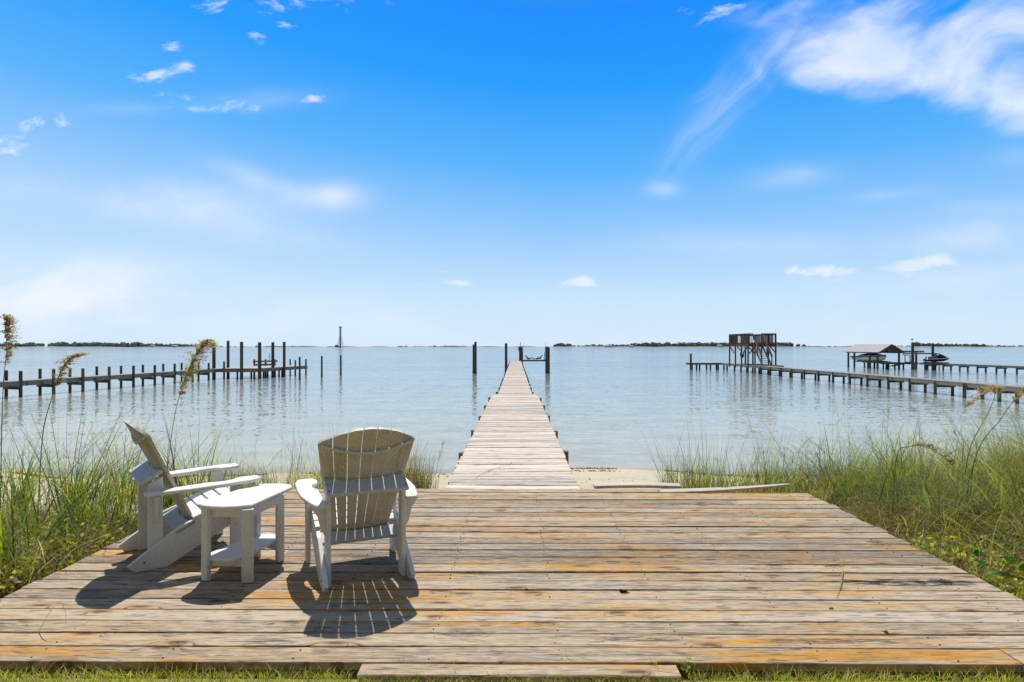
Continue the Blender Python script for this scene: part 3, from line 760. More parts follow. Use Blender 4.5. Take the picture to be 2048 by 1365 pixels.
loft([(-1.4, .38, .05, .32), (-1.0, .5, .0, .38), (0, .55, -.02, .42), (.7, .48, .02, .50), (1.15, .26, .15, .50), (1.5, .03, .34, .42)]).build('hull', M['jetski'], js, smooth=True)
loft([(-1.25, .1, .34, .42), (-1.0, .2, .32, .58), (-.4, .19, .34, .60), (0, .18, .36, .66), (.1, .1, .4, .6)]).build('seat', M['jetblue'], js, smooth=True)
loft([(-.05, .1, .4, .62), (.1, .26, .4, .86), (.45, .32, .38, .88), (.9, .25, .38, .66), (1.3, .05, .38, .46)]).build('front_cowl', M['jetski'], js, smooth=True)
mb = MB(); mb.tube((.1, -.4, .92), (.1, .4, .92), .03, n=8); mb.tube((.25, 0, .8), (.1, 0, .93), .05, n=8); mb.build('handlebar', M['jetski'], js)
mb = MB(); mb.path([(-1.3, -.5, .3), (0, -.56, .34), (.8, -.45, .4), (1.4, -.1, .42)], [.035] * 4, n=6); mb.build('side_stripe', M['hullwhite'], js)
mb = MB(); mb.tube((0, 0, 0), (0, 0, .5), .16, .19, n=14); mb.tube((0, 0, .5), (0, 0, .54), .2, .2, n=14)
o = mb.build('plastic_bucket', M['lightblue'], smooth=False); o.location = at(1866.5, 74.6, Z3 + .65); tag(o, 'pale blue bucket on the lift post behind the jet ski', 'bucket')
mb = MB(); mb.tube((0, 0, -1.2), (0, 0, 1.2), .14, n=8); o = mb.build('short_piling', M['piling']); o.location = at(1866.5, 74.6, Z3 - .55); tag(o, 'short piling standing under the blue bucket behind the jet ski', 'piling')
# brown gangplank
mb = MB()
for i in range(8): mb.beam((i * .28 * 1.0, -.3, i * .07), (i * .28, .3, i * .07), .26, .04)
mb.beam((-.1, -.3, -.05), (2.1, -.3, .48), .05, .1); mb.beam((-.1, .3, -.05), (2.1, .3, .48), .05, .1)
o = mb.build('gangplank', M['redwood']); o.location = at(1781, 76, -.95); tag(o, 'brown sloping gangplank in front of the boathouse walkway', 'gangplank')

# ------------------------------------------------------------------ far shore
FD = 1750.0
def far_x(px): return (px - VPX) / F * FD
def strip(name, x0, x1, hfun, mat, Y=FD, step=8, depth=60):
    xs_ = np.arange(x0, x1 + step, step); V = []; Fc = []
    for i, x in enumerate(xs_):
        h = hfun(x); V += [(x, Y, WATER - 1), (x, Y + 4, WATER + h * .7), (x, Y + depth * .4, WATER + h), (x, Y + depth, WATER - 1)]
    for i in range(len(xs_) - 1):
        for j in range(3): a = i * 4 + j; Fc.append((a, a + 4, a + 5, a + 1))
    mb = MB(); mb.add(V, Fc); return mb.build(name, mat)
tag(strip('far_shore', -3200, 3200, lambda x: 1.4 + .5 * math.sin(x * .013) + .4 * math.sin(x * .041), M['farsand']), 'thin pale sand shoreline along the horizon', 'shore', kind='structure')
tag(strip('dunes', far_x(520), 3200, lambda x: 2.6 + 1.2 * math.sin(x * .02 + 2) * math.sin(x * .007) + .9 * math.sin(x * .061), M['farscrub'], FD + 8), 'low brown scrub covered dunes along the horizon', 'dunes', kind='structure')
def wood(name, spans, label, seed):
    r_ = random.Random(seed); mb = MB()
    for (p0, p1, h0, h1, dens) in spans:
        x = far_x(p0)
        while x < far_x(p1):
            q = (x - far_x(p0)) / (far_x(p1) - far_x(p0)); h = (h0 + (h1 - h0) * q) * r_.uniform(1.0, 1.5)
            if r_.random() < dens:
                w = r_.uniform(3, 8); y = FD + 25 + r_.uniform(0, 30)
                # ragged crown: a few uneven lobes over a trunk
                for _ in range(4):
                    cx = x + r_.uniform(-w, w) * .6; cz = WATER + h * r_.uniform(.45, .9); rr = r_.uniform(.18, .38) * h
                    V = []
                    for a in range(7):
                        t = a / 7 * 6.283; k = r_.uniform(.7, 1.3); V.append((cx + rr * 1.4 * k * math.cos(t), y + r_.uniform(-3, 3), cz + rr * k * math.sin(t)))
                    V.append((cx, y - rr, cz)); mb.add(V, [(a, (a + 1) % 7, 7) for a in range(7)])
                mb.add([(x - w, y, WATER), (x + w, y, WATER), (x + w * .9, y + 1, WATER + h * .65), (x - w * .9, y + 1, WATER + h * .65)], [(0, 1, 2, 3)])
            x += r_.uniform(2, 5)
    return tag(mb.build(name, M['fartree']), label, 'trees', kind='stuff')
wood('distant_woodland', [(-250, 90, 8, 8, 1), (90, 260, 9, 10, 1), (260, 420, 8, 5, .9), (420, 560, 3, 2, .5)], 'hazy dark woodland along the horizon at the left', 1)
wood('distant_woodland', [(1170, 1330, 5, 6, .7), (1270, 1470, 9, 9, 1), (1440, 1600, 9, 9, 1), (1600, 1650, 8, 2, .4)], 'hazy dark woodland along the horizon behind the viewing tower', 2)
wood('distant_woodland', [(1650, 1840, 3, 4, .35), (1840, 1890, 9, 7, .8), (1870, 1990, 7, 6, .9), (1990, 2300, 4, 3, .8)], 'hazy low woodland along the horizon behind the boathouse at the right', 3)
wood('distant_woodland', [(1112, 1142, 7, 7, 1), (1142, 1180, 4, 3, .7)], 'small hazy clump of trees on the horizon just right of the boat lift', 4)
wood('distant_woodland', [(780, 930, 3.5, 3, .4), (560, 660, 2.5, 2.5, .4)], 'thin hazy scrub on the horizon between the light tower and the pier', 5)
for i, (px, w, h, lb) in enumerate(((421, 16, 9, 'tiny white house on the left horizon above the tall pilings'), (300, 10, 7, 'tiny pale house on the left horizon above the paired pier posts'), (345, 12, 6, 'tiny pale house on the horizon left of the tallest sea oats'),
                                 (1217, 20, 6.5, 'tiny white house on the horizon right of the boat lift'), (1440, 12, 7, 'tiny white house on the horizon left of the viewing tower'), (1262, 12, 5, 'tiny low white house on the horizon in front of the right woodland'), (513, 12, 5.5, 'tiny low white house on the horizon behind the left pier platform'))):
    o = empty('distant_house', (far_x(px), FD + 6, WATER + .5)); tag(o, lb, 'house', None)
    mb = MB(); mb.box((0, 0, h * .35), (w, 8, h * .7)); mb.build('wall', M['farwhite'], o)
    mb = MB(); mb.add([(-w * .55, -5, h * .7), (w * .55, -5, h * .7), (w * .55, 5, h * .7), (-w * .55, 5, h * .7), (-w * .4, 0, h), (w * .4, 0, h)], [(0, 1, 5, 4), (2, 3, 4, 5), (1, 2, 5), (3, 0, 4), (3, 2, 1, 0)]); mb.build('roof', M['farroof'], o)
# tower on the horizon
tx = far_x(679.3); lt = empty('lattice_tower', (tx, FD + 4, WATER)); tag(lt, 'tall grey lattice tower with a wide top platform standing on the left horizon', 'tower')
H = 58.0
mb = MB()
for sx in (-1, 1):
    for sy in (-1, 1): mb.tube((sx * 2.1, sy * 2.1, 0), (sx * 1.7, sy * 1.7, H - 5), .45, n=6)
nz = 16
for i in range(nz):
    a = i * (H - 5) / nz; b = (i + 1) * (H - 5) / nz
    for sy in (-1, 1):
        mb.tube((-2, sy * 2, a), (2, sy * 2, b), .28, n=5); mb.tube((2, sy * 2, a), (-2, sy * 2, b), .28, n=5)
mb.tube((0, 0, 0), (0, 0, H - 4), .9, n=8)
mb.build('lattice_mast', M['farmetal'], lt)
for sx in (-1, 1):
    for sy in (-1, 1):
        mb = MB(); mb.tube((sx * 9, sy * 8, 0), (sx * 2.2, sy * 2.2, 30), .5, .4, n=6); mb.tube((sx * 6.2, sy * 5.6, 12), (sx * 2, sy * 2, 12), .25, n=5); mb.build('leg', M['farmetal'], lt)
mb = MB(); mb.tube((0, 0, H - 5), (0, 0, H - 1.5), 2.6, 4.6, n=12); mb.tube((0, 0, H - 1.4), (0, 0, H), 4.9, 4.9, n=12); mb.build('top_platform', M['farmetal'], lt)
mb = MB(); mb.box((-10, 0, 3.5), (8, 8, 7)); mb.box((-4, 0, 2), (5, 6, 4)); mb.build('base_hut', M['farmetal'], lt)

# ------------------------------------------------------------------ Adirondack chairs
def yz_plate(mb, outline, x, th, **k):        # outline in (y,z), thickness along x centred
    Mx = Matrix(((0, 0, 1, x + th / 2), (1, 0, 0, 0), (0, 1, 0, 0), (0, 0, 0, 1)))
    mb.plate(outline, th, Mx, **k)
KC = .55; BO = Vector((0, .300, .238)); BU = Vector((0, -.462, .887)).normalized(); BN = Vector((0, .887, .462)).normalized()
def bpnt(x, s, dn): return BO + Vector((x, 0, 0)) + BU * s + BN * (dn + KC * x * x)
def make_chair(loc, rz, label):
    ch = empty('adirondack_chair', loc, rz); tag(ch, label, 'chair', 'white Adirondack chairs on the deck')
    W = M['white']; Dm = M['dirtywhite']
    for s in (-1, 1):
        mb = MB(); yz_plate(mb, [(-.075, .045), (-.035, 0), (.15, 0), (.62, .255), (.635, .36), (.60, .385), (.22, .25)], s * .258, .028)
        mb.tube((s * .2725, .02, .055), (s * .2745, .02, .055), .006, n=8, mi=1)
        mb.build('stringer', [W, M['screw']], ch)
        mb = MB(); yz_plate(mb, [(.045, 0), (.13, 0), (.13, .588), (.045, .545)], s * .2285, .028, grain=1)
        mb.build('rear_post', W, ch)
        mb = MB(); yz_plate(mb, [(.53, 0), (.615, 0), (.615, .492), (.53, .486)], s * .287, .028, grain=1)
        mb.tube((s * .301, .57, .30), (s * .303, .57, .30), .006, n=8, mi=1)
        mb.build('front_leg', [W, M['screw']], ch)
        # arm: paddle with a notch on the inner side
        ol = [(.2435, .02), (.30, .015), (.322, .07), (.345, .18), (.362, .27), (.368, .42), (.362, .64), (.335, .72), (.24, .725), (.215, .65), (.226, .585), (.262, .55), (.272, .50), (.262, .44), (.2435, .40), (.2435, .25), (.2435, .12)]
        if s < 0: ol = [(-x, y) for x, y in reversed(ol)]
        tilt = Matrix.Translation((0, 0, .502)) @ Matrix.Rotation(R(1.6), 4, 'X')
        mb = MB(); mb.plate(ol, .024, tilt, ch=.005, grain=1)
        for (xx, yy) in ((.287, .56), (.287, .07)): mb.tube(tilt @ Vector((s * xx, yy, -.001)), tilt @ Vector((s * xx, yy, .0012)), .005, n=8, mi=1)
        mb.build('armrest', [W, M['screw']], ch)
        mb = MB()                                 # curved bracket under the rear of the arm
        Mx = Matrix(((1, 0, 0, 0), (0, 0, 1, .10), (0, 1, 0, 0), (0, 0, 0, 1)))
        o2 = [(.245, .30), (.265, .34), (.285, .42), (.325, .477), (.245, .477)]
        o2 = o2[::-1]
        if s < 0: o2 = [(-x, y) for x, y in reversed(o2)]
        mb.plate(o2, .024, Mx, ch=.003, grain=1); mb.build('arm_bracket', W, ch)
        mb = MB(); Mx = Matrix(((1, 0, 0, 0), (0, 0, 1, .585), (0, 1, 0, 0), (0, 0, 0, 1)))
        o2 = [(.302, .38), (.315, .42), (.35, .483), (.302, .483)][::-1]
        if s < 0: o2 = [(-x, y) for x, y in reversed(o2)]
        mb.plate(o2, .024, Mx, ch=.003, grain=1); mb.build('arm_bracket', W, ch)
    # upper rail (tilted board behind the slats)
    def rail(name, y0, z0, depth, hw, tiltdeg, curve):
        Mx = Matrix.Translation((0, y0, z0)) @ Matrix.Rotation(R(tiltdeg), 4, 'X')
        ol = [(-hw, 0), (hw, 0)]
        for i in range(13):
            x = hw - 2 * hw * i / 12; ol.append((x, depth + curve * x * x))
        mb = MB(); mb.plate(ol, .026, Mx, ch=.004)
        for sx in (-1, 1):
            for (dx, dy) in ((.015, .03), (.015, .09)):
                p = (sx * (hw - dx), dy); mb.tube(Mx @ Vector((*p, -.001)), Mx @ Vector((*p, .0012)), .005, n=8, mi=1)
        return mb.build(name, [M['shadewhite'], M['screw']], ch)
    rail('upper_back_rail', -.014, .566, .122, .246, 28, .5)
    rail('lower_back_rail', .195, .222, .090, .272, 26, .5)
    # cross bar low at the back of the stringers
    # slatted fan back
    ns = 7; T = .798; A_ = 1.35
    def hwid(s_): return .185 + (.298 - .185) * min(1, s_ / .70)
    mb = MB(); 
    for i in range(ns):
        u0 = -1 + 2 * i / ns; u1 = -1 + 2 * (i + 1) / ns; V = []; G = []; Fc = []; nr = 10; nc = 6
        ox, oy = rnd.random() * 30, rnd.random() * 30; g_ = .0032 if i else 0; g1 = .0032 if i < ns - 1 else 0
        for dn in (0, .02):
            for r_ in range(nr + 1):
                for c in range(nc):
                    q = r_ / nr; u = u0 + (u1 - u0) * c / (nc - 1)
                    xt = hwid(T) * u; top = T - A_ * xt * xt - .0035 * ((c / (nc - 1) - .5) * 2) ** 2
                    s_ = -.03 + (top + .03) * q
                    x = hwid(s_) * u + (g_ if c == 0 else (-g1 if c == nc - 1 else 0))
                    V.append(bpnt(x, s_, dn)); G.append((s_ + ox, x + oy, dn))
        N_ = (nr + 1) * nc
        for r_ in range(nr):
            for c in range(nc - 1):
                a = r_ * nc + c; Fc.append((a, a + 1, a + nc + 1, a + nc)); Fc.append((N_ + a, N_ + a + nc, N_ + a + nc + 1, N_ + a + 1))
            a = r_ * nc; Fc.append((a, a + nc, N_ + a + nc, N_ + a)); a = r_ * nc + nc - 1; Fc.append((a, N_ + a, N_ + a + nc, a + nc))
        for c in range(nc - 1):
            a = c; Fc.append((a, N_ + a, N_ + a + 1, a + 1)); a = nr * nc + c; Fc.append((a, a + 1, N_ + a + 1, N_ + a))
        mb.add(V, Fc, G)
        um = (u0 + u1) / 2
        for s_ in (.615, .41, .02):
            p = bpnt(hwid(s_) * um, s_, -.0008); mb.tube(p, p - BN * .001 if s_ != .41 else p, .004, n=6, mi=1) if s_ != .41 else None
    mb.build('backrest', [Dm, M['screw']], ch)
    # thin curved band behind the slats
    V = []; Fc = []; n = 16
    for i in range(n + 1):
        x = -.272 + .544 * i / n; ex = .016; up_ = .62 * x * x
        for (s_, dn) in ((.622, -.0005), (.640, -.0005), (.640, -ex), (.622, -ex)): V.append(bpnt(x, s_ + up_, dn))
    for i in range(n):
        for j in range(4): a = i * 4 + j; b = i * 4 + (j + 1) % 4; Fc.append((a, a + 4, b + 4, b))
    Fc += [(0, 1, 2, 3), (n * 4 + 3, n * 4 + 2, n * 4 + 1, n * 4)]
    mb = MB(); mb.add(V, Fc); mb.build('back_band', M['shadewhite'], ch)
    # seat slats following the stringer top
    mb = MB()
    prof = [(.338, .292), (.412, .318), (.487, .345), (.562, .371)]
    for (yy, zz) in prof:
        w = .070; a = math.atan2(.13, .40)
        mb.beam((-.272, yy, zz + .006), (.272, yy, zz + .006), w, .022, up=(0, -math.sin(a), math.cos(a)))
        for sx in (-1, 1):
            p = Vector((sx * .258, yy, zz + .017)); mb.tube(p, p + Vector((0, -.0005, .0015)), .005, n=6, mi=1)
    mb.beam((-.272, .622, .382), (.272, .622, .382), .06, .022, up=(0, .35, .93)); mb.beam((-.272, .652, .335), (.272, .652, .335), .07, .022, up=(0, .97, .22))
    mb.build('seat', [W, M['screw']], ch)
    return ch
make_chair((-.89, 3.773, .002), R(25), 'white Adirondack chair right of the side table, seen from behind')
make_chair((-2.558, 4.18, .002), R(-52), 'white Adirondack chair left of the side table at the deck edge, seen from its side')

# ------------------------------------------------------------------ side table
tb = empty('side_table', (-1.74, 4.0, .002)); tag(tb, 'white two tier side table standing between the two Adirondack chairs', 'table'); to = Vector((-1.74, 4.0, 0))
def wl(pts): return [(x - to.x, y - to.y) for x, y in pts]
top = [(-1.976, 3.878), (-1.955, 3.83), (-1.90, 3.79), (-1.83, 3.768), (-1.76, 3.762), (-1.69, 3.775), (-1.616, 3.812), (-1.545, 4.30), (-1.575, 4.37), (-1.66, 4.40), (-1.76, 4.40), (-1.835, 4.365)]
mb = MB(); mb.plate(wl(top), .022, Matrix.Translation((0, 0, .47)), ch=.005, grain=1); mb.build('tabletop', M['white'], tb)
sh = [(-1.925, 3.88), (-1.90, 3.83), (-1.83, 3.80), (-1.74, 3.79), (-1.69, 3.815), (-1.60, 4.19), (-1.62, 4.27), (-1.70, 4.31), (-1.78, 4.28), (-1.83, 4.2)]
mb = MB(); mb.plate(wl(sh), .022, Matrix.Translation((0, 0, .145)), ch=.004, grain=1); mb.build('lower_shelf', M['white'], tb)
for (x, y, a, w) in ((-1.905, 3.83, -28, .056), (-1.634, 3.795, 18, .068), (-1.579, 4.17, 52, .05), (-1.775, 4.27, -40, .06)):
    mb = MB(); u = Vector((math.cos(R(a)), math.sin(R(a)), 0)); n_ = Vector((-u.y, u.x, 0)); c = Vector((x, y, 0)) - to
    ol = []
    for i in range(12):
        t = 2 * math.pi * i / 12; p = c + u * (w / 2 * max(-1, min(1, 1.15 * math.cos(t)))) + n_ * (.018 * max(-1, min(1, 1.5 * math.sin(t)))); ol.append((p.x, p.y))
    mb.plate(ol, .446, Matrix.Translation((0, 0, .447)), ch=.003)
    mb.gp = [(g[2], g[0], g[1]) for g in mb.gp]
    mb.build('leg', M['white'], tb)
mb = MB()
L1, L2, L3, L4 = [Vector((x, y, .415)) - to for x, y in ((-1.89, 3.85), (-1.64, 3.83), (-1.585, 4.15), (-1.775, 4.25))]
for a, b in ((L1, L2), (L2, L3), (L3, L4), (L4, L1)): mb.beam(a, b, .02, .055)
mb.build('apron', M['white'], tb)
mb = MB()
for a, b in ((L1, L2), (L3, L4)): mb.beam(a - Vector((0, 0, .312)), b - Vector((0, 0, .312)), .02, .04)
mb.build('shelf_support', M['white'], tb)

# ------------------------------------------------------------------ grasses
class Veg:
    def __init__(s): s.V = []; s.F3 = []; s.F4 = []; s.C = []; s.n = 0
    def _push(s, V, C, quads, tris):
        s.V.append(V); s.C.append(C)
        if quads is not None: s.F4.append(quads + s.n)
        if tris is not None: s.F3.append(tris + s.n)
        s.n += len(V)
    def blades(s, base, az, h, lean, curl, w, colr, K=5, taper=.75, tipc=1.15, rootc=.55, droop=0.0):
        n = len(base); t = np.linspace(0, 1, K + 1)
        d = np.stack([np.cos(az), np.sin(az), np.zeros(n)], 1)
        sdv = np.stack([-np.sin(az + rng.uniform(-.9, .9, n)), np.cos(az), rng.uniform(-.2, .2, n)], 1); sdv /= np.linalg.norm(sdv, axis=1)[:, None]
        hor = lean[:, None] * t + curl[:, None] * t ** 2.2
        ver = t - (.35 * curl[:, None] + droop) * t ** 2.6
        Cn = base[:, None, :] + d[:, None, :] * (h[:, None] * hor)[..., None] + np.array([0, 0, 1.0]) * (h[:, None] * ver)[..., None]
        wd = w[:, None] * np.minimum(1, (1 - t) ** taper * 1.0 + 0.0) * np.minimum(1, .6 + t * 2.5)
        wd[:, -1] = w * .06
        Lf = Cn - sdv[:, None, :] * wd[..., None] / 2; Rt = Cn + sdv[:, None, :] * wd[..., None] / 2
        V = np.stack([Lf, Rt], 2).reshape(-1, 3)
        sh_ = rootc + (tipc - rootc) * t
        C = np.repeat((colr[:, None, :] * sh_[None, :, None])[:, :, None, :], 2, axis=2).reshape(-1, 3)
        st = np.arange(n)[:, None] * (2 * (K + 1)); k2 = np.arange(K) * 2
        q = np.stack([st + k2, st + k2 + 1, st + k2 + 3, st + k2 + 2], -1).reshape(-1, 4)
        s._push(V, C, q, None); return Cn
    def leaves(s, c, size, colr, flat=.5):
        n = len(c); a = rng.normal(size=(n, 3)); a[:, 2] *= flat; a /= np.linalg.norm(a, axis=1)[:, None]
        b = rng.normal(size=(n, 3)); b -= (b * a).sum(1)[:, None] * a; b /= np.linalg.norm(b, axis=1)[:, None]
        L = size[:, None]
        V = np.stack([c - a * L * .5, c + b * L * .32 - a * L * .08, c + a * L * .5, c - b * L * .32 - a * L * .08], 1).reshape(-1, 3)
        q = (np.arange(n)[:, None] * 4 + np.arange(4)).astype(int)
        s._push(V, np.repeat(colr, 4, axis=0), q, None)
    def build(s, name, mat=None):
        V = np.concatenate(s.V); C = np.concatenate(s.C); q = np.concatenate(s.F4)
        me = bpy.data.meshes.new(name)
        me.vertices.add(len(V)); me.vertices.foreach_set('co', V.astype(np.float32).ravel())
        me.loops.add(q.size); me.loops.foreach_set('vertex_index', q.astype(np.int32).ravel())
        me.polygons.add(len(q)); me.polygons.foreach_set('loop_start', np.arange(0, q.size, 4, dtype=np.int32)); me.polygons.foreach_set('loop_total', np.full(len(q), 4, dtype=np.int32))
        me.update(); me.materials.append(mat or M['leaf'])
        a = me.attributes.new('Col', 'FLOAT_COLOR', 'POINT'); a.data.foreach_set('color', np.concatenate([np.clip(C, 0, 1), np.ones((len(C), 1))], 1).astype(np.float32).ravel())
        o = bpy.data.objects.new(name, me); col.objects.link(o); return o
GREEN = np.array([(.30, .35, .03), (.42, .43, .045), (.20, .27, .03), (.52, .48, .07), (.10, .16, .025)])
BLUE = np.array([(.11, .22, .085), (.17, .29, .12), (.08, .16, .06), (.23, .34, .15)])
STRAW = np.array([(.66, .51, .25), (.46, .33, .15), (.76, .61, .36), (.32, .18, .08)])
BROWN = np.array([(.14, .07, .04), (.24, .13, .07), (.09, .05, .03)])
def pick(pals, probs, n):
    i = rng.choice(len(pals), n, p=np.array(probs) / sum(probs)); out_ = np.zeros((n, 3))
    for k, p in enumerate(pals):
        mk = i == k; out_[mk] = p[rng.integers(0, len(p), mk.sum())]
    return out_ * rng.uniform(.75, 1.3, (n, 1))
def onground(x, y, dz=0): return np.stack([x, y, gz(x, y) + dz], 1)
def clumped(n, x0, x1, y0, y1, nc, spread, keep=None):
    cx = rng.uniform(x0, x1, nc); cy = rng.uniform(y0, y1, nc); i = rng.integers(0, nc, n)
    x = cx[i] + rng.normal(0, spread, n); y = cy[i] + rng.normal(0, spread, n)
    mk = np.ones(n, bool) if keep is None else keep(x, y)
    return x[mk], y[mk], i[mk]
DECK = lambda x, y: ~((x > DX0 - .02) & (x < DX1 + .02) & (y > DY0 - .02) & (y < DY1 + .05)) & ~((x > XL - .15) & (x < XR + .15) & (y > 6.2))
def grass(v, n, box, nc, spread, hr, wr, pals, probs, leanr=(.05, .45), curlr=(.0, .5), keep=None, hf=None, K=5, rootc=.5, dz=0):
    kk = (lambda x, y: DECK(x, y) & keep(x, y)) if keep else DECK
    x, y, i = clumped(n, *box, nc, spread, kk); m_ = len(x)
    h = rng.uniform(*hr, m_) * rng.uniform(.7, 1.2, i.max() + 1)[i]
    if hf is not None: h = h * hf(x, y)
    cb = pick(pals, probs, m_); cc = pick(pals, probs, i.max() + 1)[i] * rng.uniform(.85, 1.15, (m_, 1))
    cb = np.where(rng.random((m_, 1)) < .55, cc, cb) * rng.uniform(.7, 1.35, i.max() + 1)[i][:, None]
    azc = rng.uniform(0, 6.283, i.max() + 1)[i]; az_ = np.where(rng.random(m_) < .45, azc + rng.normal(0, .5, m_), rng.uniform(0, 6.283, m_))
    v.blades(onground(x, y, dz), az_, h, rng.uniform(*leanr, m_), rng.uniform(*curlr, m_), rng.uniform(*wr, m_), cb, K=K, rootc=rootc)
    return x, y, h

def plumes(v, n, box, hr, keep, az0=None, nbr=14, cols=((.20, .26, .12), (.34, .28, .16), (.28, .17, .11), (.13, .22, .12))):
    x = rng.uniform(box[0], box[1], n * 3); y = rng.uniform(box[2], box[3], n * 3); mk = DECK(x, y) & keep(x, y); x, y = x[mk][:n], y[mk][:n]; n = len(x)
    az = rng.uniform(0, 6.283, n) if az0 is None else rng.normal(az0, 1.1, n)
    h = rng.uniform(*hr, n); K = 10; cc = np.array(cols)[rng.integers(0, len(cols), n)]
    ln = rng.uniform(.1, .7, n)
    C = v.blades(onground(x, y), az, h, ln * .3, ln, np.full(n, .0045), cc * .7, K=K, rootc=.8, tipc=1)
    for k in range(n):
        q = rng.uniform(.62, 1, nbr) * K; P = np.stack([np.interp(q, np.arange(K + 1), C[k, :, a]) for a in range(3)], 1)
        v.blades(P, az[k] + rng.normal(0, .7, nbr), h[k] * .16 * rng.uniform(.5, 1.1, nbr), rng.uniform(.5, .9, nbr), rng.uniform(.5, 1.1, nbr), np.full(nbr, .0035), np.repeat(cc[k][None], nbr, 0), K=5, droop=.6, rootc=1)
    # long stems carry a few narrow leaves
    for fr in (.12, .28, .42):
        P = C[:, int(fr * K), :]; v.blades(P, rng.uniform(0, 6.28, n), h * rng.uniform(.25, .45, n), rng.uniform(.3, .7, n), rng.uniform(.4, 1.2, n), rng.uniform(.006, .010, n), pick([GREEN, BLUE], [.5, .5], n), K=6)

# ---- right side mass
right_edge = lambda x, y: (x > np.where(y > 6.3, 1.75 + .5 * (y - 6.3) * .0, 2.87)) & (x < 14) & (y > 2.0)
v = Veg()
hf = lambda x, y: np.clip((x - 2.5) / 2.2, .28, 1.0) * (1.1 + .3 * np.clip((x - 4.5) / 3, 0, 1)) * np.clip((9.6 - y) / 2.2, .3, 1)
dense = lambda x, y: (x > 2.9 + .0 * y) & (y > 3.25 + .35 * np.maximum(0, 3.8 - x)) & (y < 9.4)
dwell = lambda x, y: dense(x, y) & ~((y < 4.8) & (x < 2.95 + (4.8 - y) * .9))
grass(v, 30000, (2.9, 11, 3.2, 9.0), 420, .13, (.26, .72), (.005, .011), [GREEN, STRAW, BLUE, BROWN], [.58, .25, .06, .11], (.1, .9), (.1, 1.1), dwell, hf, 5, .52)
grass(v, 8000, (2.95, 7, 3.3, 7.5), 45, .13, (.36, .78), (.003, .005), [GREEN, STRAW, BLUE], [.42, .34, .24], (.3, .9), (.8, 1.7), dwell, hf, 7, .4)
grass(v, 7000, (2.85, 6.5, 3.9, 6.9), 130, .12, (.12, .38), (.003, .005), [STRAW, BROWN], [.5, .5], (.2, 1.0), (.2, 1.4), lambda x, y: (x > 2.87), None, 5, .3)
tag(v.build('dune_grass'), 'dense tangled green and straw grass bank right of the deck', 'grass', kind='stuff')
v = Veg()
rb = lambda x, y: dwell(x, y) & (x > 3.2)
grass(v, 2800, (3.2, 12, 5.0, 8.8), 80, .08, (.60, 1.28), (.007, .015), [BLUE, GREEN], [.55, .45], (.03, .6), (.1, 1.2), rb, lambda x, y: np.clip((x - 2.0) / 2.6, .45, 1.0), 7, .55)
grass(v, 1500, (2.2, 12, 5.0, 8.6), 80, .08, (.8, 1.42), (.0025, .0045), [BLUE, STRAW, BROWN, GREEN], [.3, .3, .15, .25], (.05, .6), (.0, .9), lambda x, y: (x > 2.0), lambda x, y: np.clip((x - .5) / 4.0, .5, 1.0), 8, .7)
grass(v, 260, (3.1, 4.8, 3.0, 4.6), 14, .05, (.4, .8), (.005, .009), [BLUE, GREEN], [.6, .4], (.05, .4), (.0, .6), dense, None, 7, .6)
plumes(v, 95, (3.2, 11, 4.6, 8.4), (.75, 1.45), rb)
plumes(v, 26, (2.2, 4.2, 6.5, 8.0), (.5, .95), lambda x, y: x > 2.0)
plumes(v, 10, (3.2, 5.5, 3.4, 4.6), (.5, .8), dense)
tag(v.build('tall_beach_grass'), 'tall blue green upright beach grass rising behind the right grass bank', 'grass', kind='stuff')
# low broad leaved ground cover at right
v = Veg()
n = 24000; x, y, _ = clumped(n, 2.95, 6.5, 2.75, 4.9, 170, .13, lambda x, y: (x > 2.9 + .0) & (y > 2.6))
pt = onground(x, y); pt[:, 2] += rng.uniform(.0, .16, len(x)) * np.clip((x - 2.8) * 2, .2, 1)
v.leaves(pt, rng.uniform(.022, .055, len(x)), pick([GREEN * 1.35, np.array([(.30, .30, .05), (.25, .15, .05)]), STRAW], [.75, .15, .1], len(x)))
n = 260; x, y, _ = clumped(n, 3.0, 5.2, 3.0, 4.7, 30, .07, lambda x, y: x > 2.95)
pt = onground(x, y); pt[:, 2] += rng.uniform(.08, .2, len(x)); v.leaves(pt, rng.uniform(.06, .10, len(x)), pick([np.array([(.06, .17, .03), (.08, .2, .03)])], [1], len(x)), .3)
grass(v, 5000, (2.9, 6, 2.7, 4.8), 140, .12, (.08, .28), (.003, .006), [GREEN, STRAW, BROWN], [.5, .3, .2], (.1, .9), (0, 1), lambda x, y: (x > 2.88), None, 3)
tag(v.build('ground_cover'), 'low leafy green weeds and dead stalks along the right deck edge', 'weeds', kind='stuff')
# ---- strip behind the deck, right of the pier
v = Veg()
rowk = lambda x, y: (x > .9) & (y > 6.45)
grass(v, 3000, (1.75, 4.4, 6.5, 7.9), 60, .08, (.20, .64), (.004, .009), [GREEN, BROWN, STRAW, BLUE], [.38, .25, .17, .2], (.05, .4), (0, .4), rowk, None, 5, .5)
grass(v, 160, (1.0, 1.9, 6.6, 7.6), 14, .05, (.12, .32), (.003, .005), [GREEN, STRAW], [.6, .4], (.05, .4), (0, .5), rowk, None, 4, .5)
grass(v, 420, (1.9, 5.2, 6.7, 8.2), 60, .05, (.6, 1.15), (.004, .007), [BROWN, GREEN, BLUE], [.4, .3, .3], (.05, .35), (0, .3), rowk, None, 6, .7)
n = 900; x, y, _ = clumped(n, 1.9, 3.2, 6.6, 7.2, 30, .07, rowk); pt = onground(x, y); pt[:, 2] += rng.uniform(.05, .35, len(x))
v.leaves(pt, rng.uniform(.012, .03, len(x)), pick([GREEN, np.array([(.55, .45, .03)]), BROWN], [.6, .12, .28], len(x)))
tag(v.build('dune_grass'), 'wispy green and brown grass behind the far right corner of the deck', 'grass', kind='stuff')
